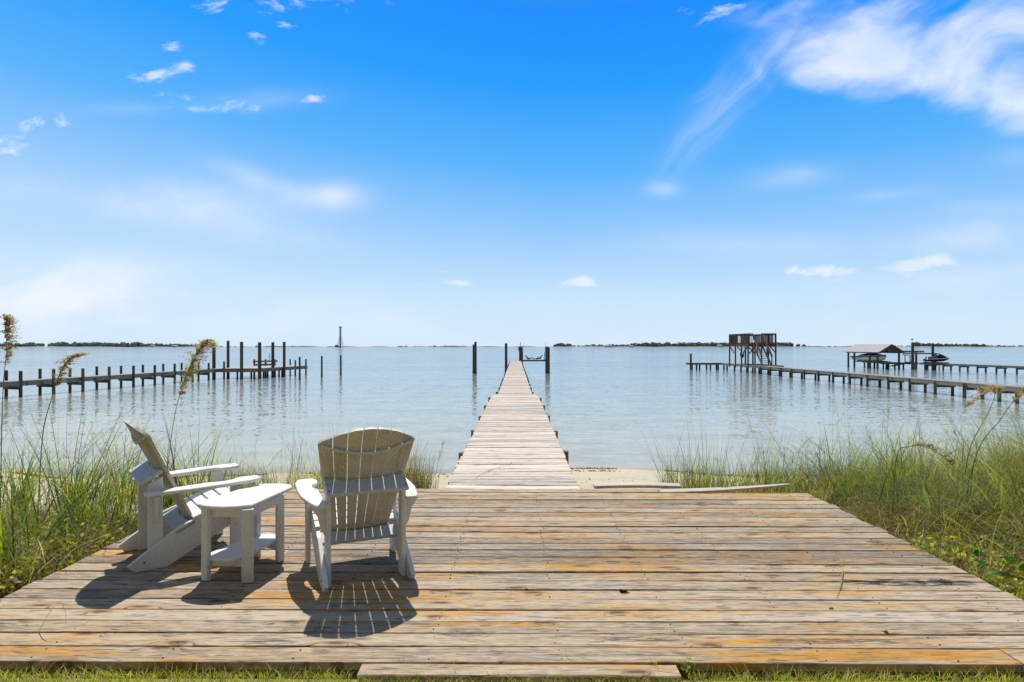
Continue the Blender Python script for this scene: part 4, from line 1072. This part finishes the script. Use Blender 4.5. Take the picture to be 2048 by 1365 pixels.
# ---- strip behind the deck, left of the pier
v = Veg()
lk = lambda x, y: (x < -.85) & (y > 6.42)
grass(v, 1900, (-1.55, -.93, 6.5, 7.0), 18, .07, (.25, .75), (.003, .006), [GREEN, BROWN, STRAW], [.55, .25, .2], (.03, .3), (0, .3), lk, None, 5, .5)
grass(v, 3300, (-5.0, -1.5, 6.55, 7.9), 60, .08, (.18, .62), (.004, .009), [GREEN, STRAW, BROWN, BLUE], [.5, .22, .16, .12], (.05, .5), (0, .5), lk, None, 5, .5)
grass(v, 190, (-4.6, -1.0, 6.6, 7.8), 34, .05, (.6, 1.0), (.004, .006), [BROWN, GREEN, STRAW], [.5, .25, .25], (.03, .3), (0, .25), lk, None, 6, .8)
plumes(v, 16, (-4.4, -1.0, 6.6, 7.6), (.5, 1.0), lk)
tag(v.build('dune_grass'), 'sparse green and brown grass behind the deck and the chairs', 'grass', kind='stuff')
# ---- left side
v = Veg()
lft = lambda x, y: (x < -2.94)
lh = lambda x, y: np.clip((-2.75 - x) / .6, .45, 1) * np.clip((7.0 - y) / 2.2, .30, 1)
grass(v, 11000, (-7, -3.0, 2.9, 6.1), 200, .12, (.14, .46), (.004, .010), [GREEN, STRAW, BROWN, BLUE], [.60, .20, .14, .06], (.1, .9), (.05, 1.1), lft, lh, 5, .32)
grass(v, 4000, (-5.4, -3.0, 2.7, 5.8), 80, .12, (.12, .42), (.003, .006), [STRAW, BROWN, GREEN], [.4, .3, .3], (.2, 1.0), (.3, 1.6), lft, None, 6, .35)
n = 5000; x, y, _ = clumped(n, -5.2, -3.0, 2.8, 5.6, 80, .12, lft); pt = onground(x, y); pt[:, 2] += rng.uniform(.0, .22, len(x))
v.leaves(pt, rng.uniform(.02, .05, len(x)), pick([GREEN, np.array([(.30, .28, .05)]), STRAW], [.7, .12, .18], len(x)))
tag(v.build('dune_grass'), 'bushy green grass bank left of the deck beside the left chair', 'grass', kind='stuff')
v = Veg()
grass(v, 950, (-6.8, -3.1, 4.0, 6.8), 44, .05, (.5, 1.15), (.008, .016), [GREEN, BLUE], [.7, .3], (.05, .6), (.0, .8), lft, None, 7, .5)
grass(v, 260, (-6.8, -3.2, 4.4, 6.9), 60, .04, (.7, 1.25), (.0035, .006), [BROWN, GREEN, STRAW], [.6, .2, .2], (.02, .3), (.0, .3), lft, None, 6, .8)
grass(v, 90, (-6.8, -3.2, 4.4, 6.9), 30, .04, (.6, 1.1), (.003, .005), [GREEN, STRAW], [.6, .4], (.1, .5), (.5, 1.6), lft, None, 8, .8)
plumes(v, 34, (-6.8, -3.2, 4.2, 6.9), (.7, 1.25), lft)
tag(v.build('tall_beach_grass'), 'tall broad bladed green grass and dark stems left of the deck', 'grass', kind='stuff')

# feathery drooping grass heads
def plume_grass(name, base, h, az, lean, label, group, nb=26, blen=.22, colr=(.20, .24, .12), seed=0, start=.55, wbr=.0016):
    r_ = np.random.default_rng(seed); v = Veg(); base = np.array(base, float)
    K = 12; t = np.linspace(0, 1, K + 1); d = np.array([math.cos(az), math.sin(az), 0.])
    C = v.blades(base[None], np.array([az]), np.array([h]), np.array([lean * .35]), np.array([lean]), np.array([.005]), np.array([colr]) * .8, K=K, rootc=.9, tipc=1)[0]
    q = r_.uniform(start, 1, nb); pts = np.stack([np.interp(q, t, C[:, k]) for k in range(3)], 1)
    a2 = az + r_.normal(0, .45, nb)
    Cb = v.blades(pts, a2, r_.uniform(.5, 1, nb) * blen * (1.25 - q * .6), np.full(nb, .75) + r_.uniform(-.2, .3, nb), r_.uniform(.6, 1.2, nb), np.full(nb, wbr * 2), np.array([colr] * nb), K=6, droop=.65, rootc=1)
    # seeds along the branchlets
    sd_ = Cb[:, 1:, :].reshape(-1, 3); sd_ = sd_[r_.random(len(sd_)) < .8] + r_.normal(0, .003, (1, 3))
    v.leaves(sd_, r_.uniform(.006, .012, len(sd_)), np.array([np.array(colr) * 1.3] * len(sd_)))
    o = v.build(name)
    return tag(o, label, 'grass', group)
def P2(px, Y, dz=0): p = at(px, Y); return (p.x, p.y, float(gz(p.x, p.y)) + dz)
pl = [(60, 4.6, 1.30, .25, .38, 'feathery green grass plume arching right at the far left of the bank', 1), (5, 5.2, .95, .2, .55, 'low feathery grass plume at the left picture edge', 2),
      (505, 6.9, .75, .3, .35, 'feathery dark grass plume between the two chairs', 3), (866, 6.7, .72, 1.2, .22, 'straight seeded grass stalk left of the pier foot', 4), (905, 6.7, .62, .2, .8, 'brown grass plume bending over the left edge of the pier', 5),
      (1560, 7.2, .85, .5, .45, 'thin grass plume leaning right behind the far right deck corner', 6), (1660, 6.6, .98, 2.6, .6, 'feathery grass plume arching left in front of the right bank', 7), (1700, 6.9, 1.0, 2.9, .45, 'leftmost leaning pale plume in the right bank', 8),
      (1770, 6.5, 1.15, 1.0, .3, 'upright plume at the middle of the right bank', 9), (1800, 6.0, 1.0, .1, .7, 'reddish plume leaning right in the right bank', 10), (1960, 6.4, 1.25, 3.0, .3, 'tall thin plume near the right picture edge', 11), (1480, 7.4, .65, .4, .4, 'short thin plume behind the warped end board', 12)]
for (px, Y, h, az, ln, lb, sd) in pl:
    plume_grass('plume_grass', P2(px, Y), h, az, ln, lb, 'feathery grass plumes', seed=sd, colr=(.24, .15, .10) if sd in (5, 10) else (.19, .22, .12))

# sea oats
def sea_oats(base, pts, head_from, label, seed, dens=120, sl=.045, colr=(.44, .33, .17), brl=1.0):
    r_ = np.random.default_rng(seed)
    root = empty('sea_oats', base); b = Vector(base); tag(root, label, 'sea oats', 'sea oats stalks')
    P = [Vector(p) for p in pts]
    # smooth curve through the points
    C = []; m_ = len(P)
    for i in range(m_ - 1):
        p0 = P[max(i - 1, 0)]; p1 = P[i]; p2 = P[i + 1]; p3 = P[min(i + 2, m_ - 1)]
        for k in range(8):
            t = k / 8; C.append(.5 * ((2 * p1) + (p2 - p0) * t + (2 * p0 - 5 * p1 + 4 * p2 - p3) * t * t + (3 * p1 - p0 - 3 * p2 + p3) * t ** 3))
    C.append(P[-1]); n_ = len(C)
    mb = MB(); mb.path([c - b for c in C], [.0042 * (1 - .75 * i / n_) for i in range(n_)], n=5)
    o = mb.build('stem', M['leaf'], root)
    a = o.data.attributes.new('Col', 'FLOAT_COLOR', 'POINT'); a.data.foreach_set('color', [c for _ in o.data.vertices for c in (.22, .22, .09, 1)])
    # seed head: drooping branchlets carrying flat spikelets, mostly on one side
    arr = np.array([tuple(c - b) for c in C]); t = np.linspace(0, 1, n_)
    v = Veg(); nb = dens; q = r_.uniform(head_from, 1, nb); pp = np.stack([np.interp(q, t, arr[:, k]) for k in range(3)], 1)
    azm = r_.normal(.1, .9, nb); L = .13 * np.sin(np.clip((q - head_from) / (1 - head_from), 0.02, 1) * math.pi * .85 + .25) * brl + .02
    Cb = v.blades(pp, azm, L * r_.uniform(.7, 1.2, nb), np.full(nb, .6), r_.uniform(.3, .9, nb), np.full(nb, .003), np.array([np.array(colr) * .8] * nb), K=5, droop=.35, rootc=1)
    for kk in (1, 2, 2, 3, 4, 4, 5):
        c_ = Cb[:, kk, :] + r_.normal(0, .004, (nb, 3)); n2 = len(c_)
        v.blades(c_, azm + r_.normal(0, .5, n2), np.full(n2, sl) * r_.uniform(.6, 1, n2), r_.uniform(.2, .9, n2), np.full(n2, .2), np.full(n2, .0115), np.array([colr] * n2) * r_.uniform(.6, 1.35, (n2, 1)), K=3, taper=.5, droop=1.1, rootc=1)
    h_ = v.build('seed_head'); h_.parent = root
def so(px0, Y, line, hf, label, seed, **k):
    b = P2(px0, Y); pts = [b] + [tuple(at(px, Y + dy, zof(py, Y + dy))) for (px, py, dy) in line]
    sea_oats(b, pts, hf, label, seed, **k)
so(325, 6.6, ((338, 890, 0), (352, 810, .02), (372, 745, .05), (392, 705, .08), (409, 685, .1)), .44, 'tallest golden sea oats stalk rising right behind the left chair', 1, dens=260, brl=.85)
so(68, 5.0, ((80, 880, 0), (98, 800, .02), (112, 755, .03), (132, 722, .05), (158, 713, .08)), .50, 'bending golden sea oats stalk left of the left chair in front of the pier posts', 2, dens=110, sl=.03, brl=.35)
so(-6, 5.0, ((-2, 860, 0), (2, 760, .02), (8, 700, .03), (5, 660, .04), (4, 634, .05)), .48, 'golden brown sea oats stalk at the far left picture edge', 3, dens=130, sl=.03, brl=.35)
so(1915, 6.0, ((1935, 900, 0), (1970, 830, .0), (1985, 785, -.05), (1960, 790, -.1), (1925, 815, -.15)), .55, 'tan sea oats head nodding left before the right pier', 4, dens=90, sl=.03, brl=.6)
so(1915, 5.4, ((1950, 905, 0), (1995, 840, .0), (2020, 805, 0), (2045, 786, 0), (2075, 780, 0)), .6, 'straw coloured sea oats leaning to the right picture edge', 5, dens=90, sl=.03, brl=.5)
so(1780, 5.4, ((1790, 915, 0), (1815, 893, 0), (1845, 893, 0), (1880, 912, 0), (1900, 930, 0)), .45, 'pale green seed head arching low over the right grass bank', 6, dens=60, sl=.022, brl=.2, colr=(.34, .33, .15))

# ---- seaweed and litter left along the water line
v = Veg(); n = 5200; x = rng.uniform(-16, 14, n)
y = 13.2 + .5 * np.sin(x * .35 + 1) + .25 * np.sin(x * .9) - .02 * x + rng.normal(0, .10, n) + np.where(rng.random(n) < .3, -.9, 0)
mk = rng.random(n) < np.clip(.5 + .6 * np.sin(x * 1.7) + .4 * np.sin(x * 4.1), 0, 1); x, y = x[mk], y[mk]
pt = onground(x, y, .008); v.leaves(pt, rng.uniform(.03, .10, len(x)), pick([BROWN * 1.3, STRAW * .6, np.array([(.20, .16, .05)])], [.5, .2, .3], len(x)), .15)
n = 500; x = rng.uniform(-6.5, 4, n); y = rng.uniform(6.5, 12.5, n); mk = DECK(x, y); x, y = x[mk], y[mk]
v.leaves(onground(x, y, .008), rng.uniform(.012, .04, len(x)), pick([BROWN, STRAW], [.5, .5], len(x)), .15)
tag(v.build('beach_wrack'), 'scattered brown seaweed and dry litter along the water line', 'seaweed', kind='stuff')

# ---- lawn strip in front of the deck
v = Veg()
n = 34000; x = rng.uniform(-3.4, 3.4, n); y = rng.uniform(2.35, 2.815, n)
mk = ~((x > -.74) & (x < .76) & (y > 2.735)); x, y = x[mk], y[mk]; n = len(x)
v.blades(onground(x, y), rng.uniform(0, 6.28, n), rng.uniform(.016, .052, n) * np.where(rng.random(n) < .04, 1.6, 1), rng.uniform(.1, .8, n), rng.uniform(0, .8, n), rng.uniform(.0025, .0045, n), pick([GREEN * 1.3, np.array([(.50, .50, .05), (.40, .46, .06)]), STRAW], [.3, .45, .25], n), K=3, rootc=.75)
tag(v.build('lawn_grass'), 'short yellow green lawn grass in front of the deck', 'grass', kind='stuff')

# ---- small things on the deck
def ribbon(name, pts, w, c, label, cat):
    v = Veg(); P = np.array(pts, float); n = len(P)
    sd = np.zeros_like(P)
    for i in range(n):
        d = P[min(i + 1, n - 1)] - P[max(i - 1, 0)]; s_ = np.cross(d, [0, 0, 1.0]); s_ = s_ if np.linalg.norm(s_) > 1e-5 else np.array([1, 0, 0.]); sd[i] = s_ / np.linalg.norm(s_)
    ww = np.array([w * (1 - .85 * (i / (n - 1)) ** 2) for i in range(n)])[:, None] / 2
    V = np.stack([P - sd * ww, P + sd * ww], 1).reshape(-1, 3); q = np.array([[2 * i, 2 * i + 1, 2 * i + 3, 2 * i + 2] for i in range(n - 1)])
    v._push(V, np.array([c] * len(V)), q, None); o = v.build(name); return tag(o, label, cat)
def on(px, py, z=0.0): Y = (CAMZ - z) * F / (py - HZ); return at(px, Y, z)
b = on(73, 1268)
ribbon('grass_blade', [b, b + Vector((.03, .0, .06)), b + Vector((.065, .0, .12)), b + Vector((.095, 0, .148)), b + Vector((.12, 0, .145)), b + Vector((.135, 0, .10)), b + Vector((.138, 0, .02))], .006, (.16, .26, .05), 'bent green grass blade growing up through the front left deck boards', 'grass')
b1 = on(700, 1155, .006)
ribbon('dry_straw', [b1, b1 + Vector((.1, -.03, .006)), b1 + Vector((.22, -.08, .004))], .006, (.5, .38, .2), 'short dry straw lying in the shade under the right chair', 'straw')
b1 = on(640, 1130, .006); b2 = on(765, 1113, .006)
ribbon('dry_straw', [b1, (b1 + b2) / 2 + Vector((0, .01, .005)), b2], .005, (.5, .4, .24), 'long straight dry straw lying under the right chair seat', 'straw')
pts = [on(785, 1134, .01), on(768, 1148, .012), on(764, 1162, .01), on(775, 1172, .008), on(800, 1166, .006), on(830, 1160, .006)]
ribbon('dry_stalk', pts, .007, (.42, .30, .15), 'curled dry stalk on the boards by the right rear chair leg', 'straw')
pts = [on(1672, 1195, .004), on(1680, 1165, .01), on(1684, 1140, .006), on(1676, 1118, .01), on(1664, 1108, .006)]
ribbon('dry_sprig', pts, .007, (.42, .34, .18), 'dry grass sprig lying on the right part of the deck', 'straw')
v = Veg(); c = np.array(on(1672, 1120, .006)); n = 60
v.blades(c + np.stack([rng.normal(0, .03, n), rng.normal(0, .05, n), np.zeros(n)], 1), rng.uniform(0, 6.28, n), np.full(n, .02), rng.uniform(.5, 3, n), rng.uniform(.3, 1.5, n), np.full(n, .002), pick([STRAW, GREEN], [.6, .4], n), K=3)
tag(v.build('dry_seed_head'), 'tangled dry seed head at the end of the sprig on the deck', 'straw')
tm = on(445, 1090, .006); t2 = on(462, 1125, .006)
ribbon('dry_straw', [tm, (tm + t2) / 2 + Vector((0, 0, .004)), t2], .005, (.5, .4, .24), 'thin dry straw on the shaded boards left of the side table', 'straw')
for i, (px, py, lb, s_) in enumerate(((1245, 1182, 'small curled dark dead leaf near the middle of the deck', 1.0), (1660, 1215, 'small tan leaf on the right half of the deck', .5), (1770, 1262, 'small green leaf sprig near the front right of the deck', .6))):
    v = Veg(); c = np.array(on(px, py, .008)); n = 7
    v.leaves(c + rng.normal(0, .005 * s_, (n, 3)) * np.array([1.8, 1, .5]), np.full(n, .035 * s_), np.array([[(.03, .02, .015), (.35, .22, .1), (.12, .2, .04)][i]] * n)); tag(v.build('fallen_leaf'), lb, 'leaf')
for i, (px, py, n, hh, lb) in enumerate(((1133, 1318, 3, .05, 'thin weed sprouting at the deck front edge over the timber step'), (1310, 1330, 4, .05, 'tiny weed between deck edge and the right part of the step'), (1372, 1340, 9, .07, 'leafy weed at the right end of the timber step'), (800, 1328, 3, .035, 'tiny grass tuft between the deck edge and the left part of the step'), (52, 1262, 4, .03, 'tiny dry tuft beside the bent grass blade'))):
    v = Veg(); c = np.array(on(px, py, -.01)); 
    v.blades(c + rng.normal(0, .006, (n, 3)) * [1, .3, .2], rng.uniform(0, 6.28, n), np.full(n, hh) * rng.uniform(.6, 1.2, n), rng.uniform(.1, .8, n), rng.uniform(0, .6, n), np.full(n, .003), pick([GREEN * 1.2], [1], n), K=4)
    if i == 2: v.leaves(c + rng.normal(0, .02, (8, 3)) + [0, 0, .03], np.full(8, .03), pick([GREEN], [1], 8))
    tag(v.build('weed_sprout'), lb, 'weed')

# ------------------------------------------------------------------ sky
world = bpy.data.worlds.new('World'); scene.world = world; world.use_nodes = True
world.node_tree.nodes.clear(); g = NT(world.node_tree)
SUN = Vector((-.125, .655, 1.0)).normalized(); EL = math.asin(SUN.z); AZ = math.atan2(SUN.x, SUN.y)
sky = g.node('ShaderNodeTexSky', sky_type='NISHITA'); sky.sun_disc = False; sky.sun_elevation = EL; sky.sun_rotation = AZ
sky.air_density = 1.0; sky.dust_density = .6; sky.ozone_density = 2.0
dirv = g.node('ShaderNodeTexCoord').outputs['Generated']
dirv = g.vm('NORMALIZE', dirv)
dx, dy, dz = g.xyz(dirv)
dyp = g.m('MAXIMUM', dy, .02)
U = g.m('DIVIDE', dx, dyp); Vv = g.m('DIVIDE', dz, dyp)
side = g.lin(g.m('ARCTAN2', dx, g.m('MAXIMUM', dy, .001)), -.7, .05, 1.0, 0.0)
el = g.m('SUBTRACT', dz, g.m('MULTIPLY', side, g.m('MULTIPLY', g.ss(dz, 0, .25), .07)))
grad = g.ramp(g.m('MAXIMUM', el, 0.0), ((0.0, (.66, .83, .99)), (.08, (.56, .78, 1.0)), (.17, (.32, .61, 1.0)), (.27, (.10, .46, 1.0)), (.38, (.012, .34, 1.0)), (.47, (.002, .27, 1.0)), (.62, (.12, .22, .40)), (1.0, (.14, .20, .30))))
base = g.mix(.95, g.mul(sky.outputs[0], (.1, .1, .1)), grad)
base = g.mix(g.ss(dy, .15, -.35), base, (.19, .21, .24))
# clouds: wisps where broad patches of the sky carry them
pv = g.comb(U, Vv, 0.0)
wrp = g.mul(g.vm('SUBTRACT', g.noise(pv, 3.0, 3, .5, out=1), (.5, .5, .5)), (.25, .16, 0))
pw = g.vm('ADD', pv, wrp)
nA = g.noise(g.mul(pw, (5, 11, 1)), 1.0, 7, .58)
nB = g.noise(g.mul(pw, (1.6, 4.5, 1)), 1.0, 5, .5)
def rotv(vec, deg):
    c, s_ = math.cos(R(deg)), math.sin(R(deg)); x_, y_, _ = g.xyz(vec)
    return g.comb(g.m('ADD', g.m('MULTIPLY', x_, c), g.m('MULTIPLY', y_, s_)), g.m('SUBTRACT', g.m('MULTIPLY', y_, c), g.m('MULTIPLY', x_, s_)), 0.0)
nC = g.noise(g.mul(rotv(pw, 27), (3.2, 9.5, 1)), 1.0, 6, .52)
nD = g.noise(g.mul(rotv(pw, 52), (2.2, 22, 1)), 1.0, 5, .62, .6)
def blob(px, py, rx, ry, rot=0, soft=1.0):
    cu, cv = (px - VPX) / F, (HZ - py) / F
    x_ = g.m('SUBTRACT', U, cu); y_ = g.m('SUBTRACT', Vv, cv)
    c, s_ = math.cos(R(rot)), math.sin(R(rot))
    a = g.m('DIVIDE', g.m('ADD', g.m('MULTIPLY', x_, c), g.m('MULTIPLY', y_, s_)), rx / F)
    b_ = g.m('DIVIDE', g.m('SUBTRACT', g.m('MULTIPLY', y_, c), g.m('MULTIPLY', x_, s_)), ry / F)
    r2 = g.m('ADD', g.m('MULTIPLY', a, a), g.m('MULTIPLY', b_, b_))
    return g.m('EXPONENT', g.m('MULTIPLY', r2, -1.0))
def total(lst):
    t_ = None
    for s_, bl in lst:
        q = g.m('MULTIPLY', bl, s_); t_ = q if t_ is None else g.m('ADD', t_, q)
    return t_
# big soft cloud, upper right
big = total([(1.0, blob(1760, 60, 190, 90, -8)), (1.15, blob(1960, 150, 260, 70, -14)), (.9, blob(2060, 30, 240, 80, -8)), (.55, blob(1640, 110, 120, 45, -8)), (.5, blob(1690, 150, 90, 50, 0)), (.5, blob(1980, 205, 160, 40, -12))])
cl = g.ss(g.m('ADD', g.m('ADD', g.m('MULTIPLY', big, .55), g.m('MULTIPLY', g.m('SUBTRACT', nC, .5), 2.9)), g.m('MULTIPLY', g.m('SUBTRACT', nA, .5), 1.0)), .02, 1.15)
cl = g.m('MULTIPLY', g.m('MULTIPLY', cl, .84), g.ss(big, .04, .35))
# small bright puffs
puffs = total([(1, blob(p[0], p[1], p[2] * 1.45, p[3] * 1.5, *p[4:])) for p in ((275, 146, 26, 8), (330, 92, 20, 9), (355, 188, 46, 8), (466, 206, 38, 11), (385, 218, 48, 5), (515, 90, 18, 7), (508, 68, 13, 7), (573, 53, 16, 6), (590, 2, 100, 14), (95, 238, 36, 10), (15, 300, 34, 14), (12, 265, 28, 14), (330, 148, 34, 14),
    (1160, 563, 30, 8), (1108, 572, 22, 9), (1645, 543, 60, 11), (1640, 543, 44, 8), (1845, 530, 50, 13, 10), (1840, 531, 34, 8, 10), (1850, 522, 40, 9), (1165, 563, 16, 6), (1365, 22, 18, 12), (1440, 28, 34, 18), (915, 566, 24, 5), (825, 573, 16, 5), (885, 543, 12, 4), (625, 196, 24, 5), (370, 130, 16, 8), (430, 20, 22, 10))])
pf = g.ss(g.m('ADD', g.m('MULTIPLY', puffs, .72), g.m('MULTIPLY', g.m('SUBTRACT', g.noise(g.mul(pw, (16, 34, 1)), 1.0, 6, .66), .5), 4.2)), .42, 1.45)
pf = g.m('MULTIPLY', g.m('MULTIPLY', pf, .75), g.ss(puffs, .06, .35))
# thin veils
veil = total([(.75, blob(350, 400, 190, 42, -4)), (.8, blob(670, 392, 62, 26)), (1.0, blob(40, 590, 260, 60, 4)), (.28, blob(1600, 350, 90, 26, 8)), (.3, blob(1325, 378, 34, 14)), (.28, blob(1480, 490, 190, 28)), (.3, blob(1960, 470, 190, 34, 8)), (.3, blob(2010, 415, 110, 16)), (.35, blob(2035, 315, 60, 24)), (.25, blob(1790, 387, 90, 12, 6)),
    (.3, blob(40, 370, 80, 34)), (.35, blob(500, 355, 110, 22, -22)), (.35, blob(520, 200, 110, 20, 4)), (.22, blob(250, 215, 120, 14)), (.3, blob(1000, 640, 1400, 60)), (.25, blob(1880, 560, 300, 22, 4)), (.3, blob(560, 470, 150, 30, -8))])
vl = g.m('MULTIPLY', veil, g.ss(nB, .30, .68, .2, 1.45))
vl = g.m('MULTIPLY', vl, g.ss(nA, .2, .75, .6, 1.1))
wisp = g.m('MULTIPLY', total([(.26, blob(1450, 220, 150, 38, 50)), (.2, blob(1512, 140, 40, 12, -60)), (.16, blob(1400, 235, 100, 30, 55)), (.2, blob(1560, 100, 70, 40, 30))]), g.ss(nD, .35, .65, .3, 1.1))
f = g.m('SUBTRACT', 1.0, g.m('MULTIPLY', g.m('MULTIPLY', g.m('SUBTRACT', 1, g.m('MINIMUM', cl, 1)), g.m('SUBTRACT', 1, g.m('MINIMUM', pf, 1))), g.m('MULTIPLY', g.m('SUBTRACT', 1, g.m('MINIMUM', vl, .9)), g.m('SUBTRACT', 1, g.m('MINIMUM', wisp, .8)))))
f = g.m('MULTIPLY', f, g.ss(dy, .02, .2))
ccol = g.mix(g.ss(nA, .35, .65), (.74, .85, 1.0), (.90, .94, 1.0))
fin = g.mix(g.m('MINIMUM', f, 1.0), base, ccol)
fin = g.mul(fin, (10.0, 10.0, 10.0))
bg = g.node('ShaderNodeBackground', inp={'Color': fin, 'Strength': .1})
g.l.new(bg.outputs[0], g.node('ShaderNodeOutputWorld').inputs[0])

sl = bpy.data.lights.new('sun', 'SUN'); sl.energy = 5.2; sl.angle = R(.5); sl.color = (1.0, .955, .88)
so_ = bpy.data.objects.new('sun', sl); col.objects.link(so_); so_.location = (0, 0, 30)
so_.rotation_euler = (-SUN).to_track_quat('-Z', 'Y').to_euler()

cam = bpy.data.cameras.new('camera'); co = bpy.data.objects.new('camera', cam); col.objects.link(co)
cam.sensor_width = 36; cam.lens = F / 2048 * 36; cam.clip_start = .05; cam.clip_end = 12000
co.location = (0, 0, CAMZ); co.rotation_euler = (R(90), 0, math.atan((VPX - 1024) / F)); cam.shift_y = (HZ - 682.5) / 2048
scene.camera = co
scene.view_settings.view_transform = 'Standard'; scene.view_settings.look = 'None'; scene.view_settings.exposure = 0; scene.view_settings.gamma = 1
scene.cycles.transparent_max_bounces = 12; scene.cycles.max_bounces = 6
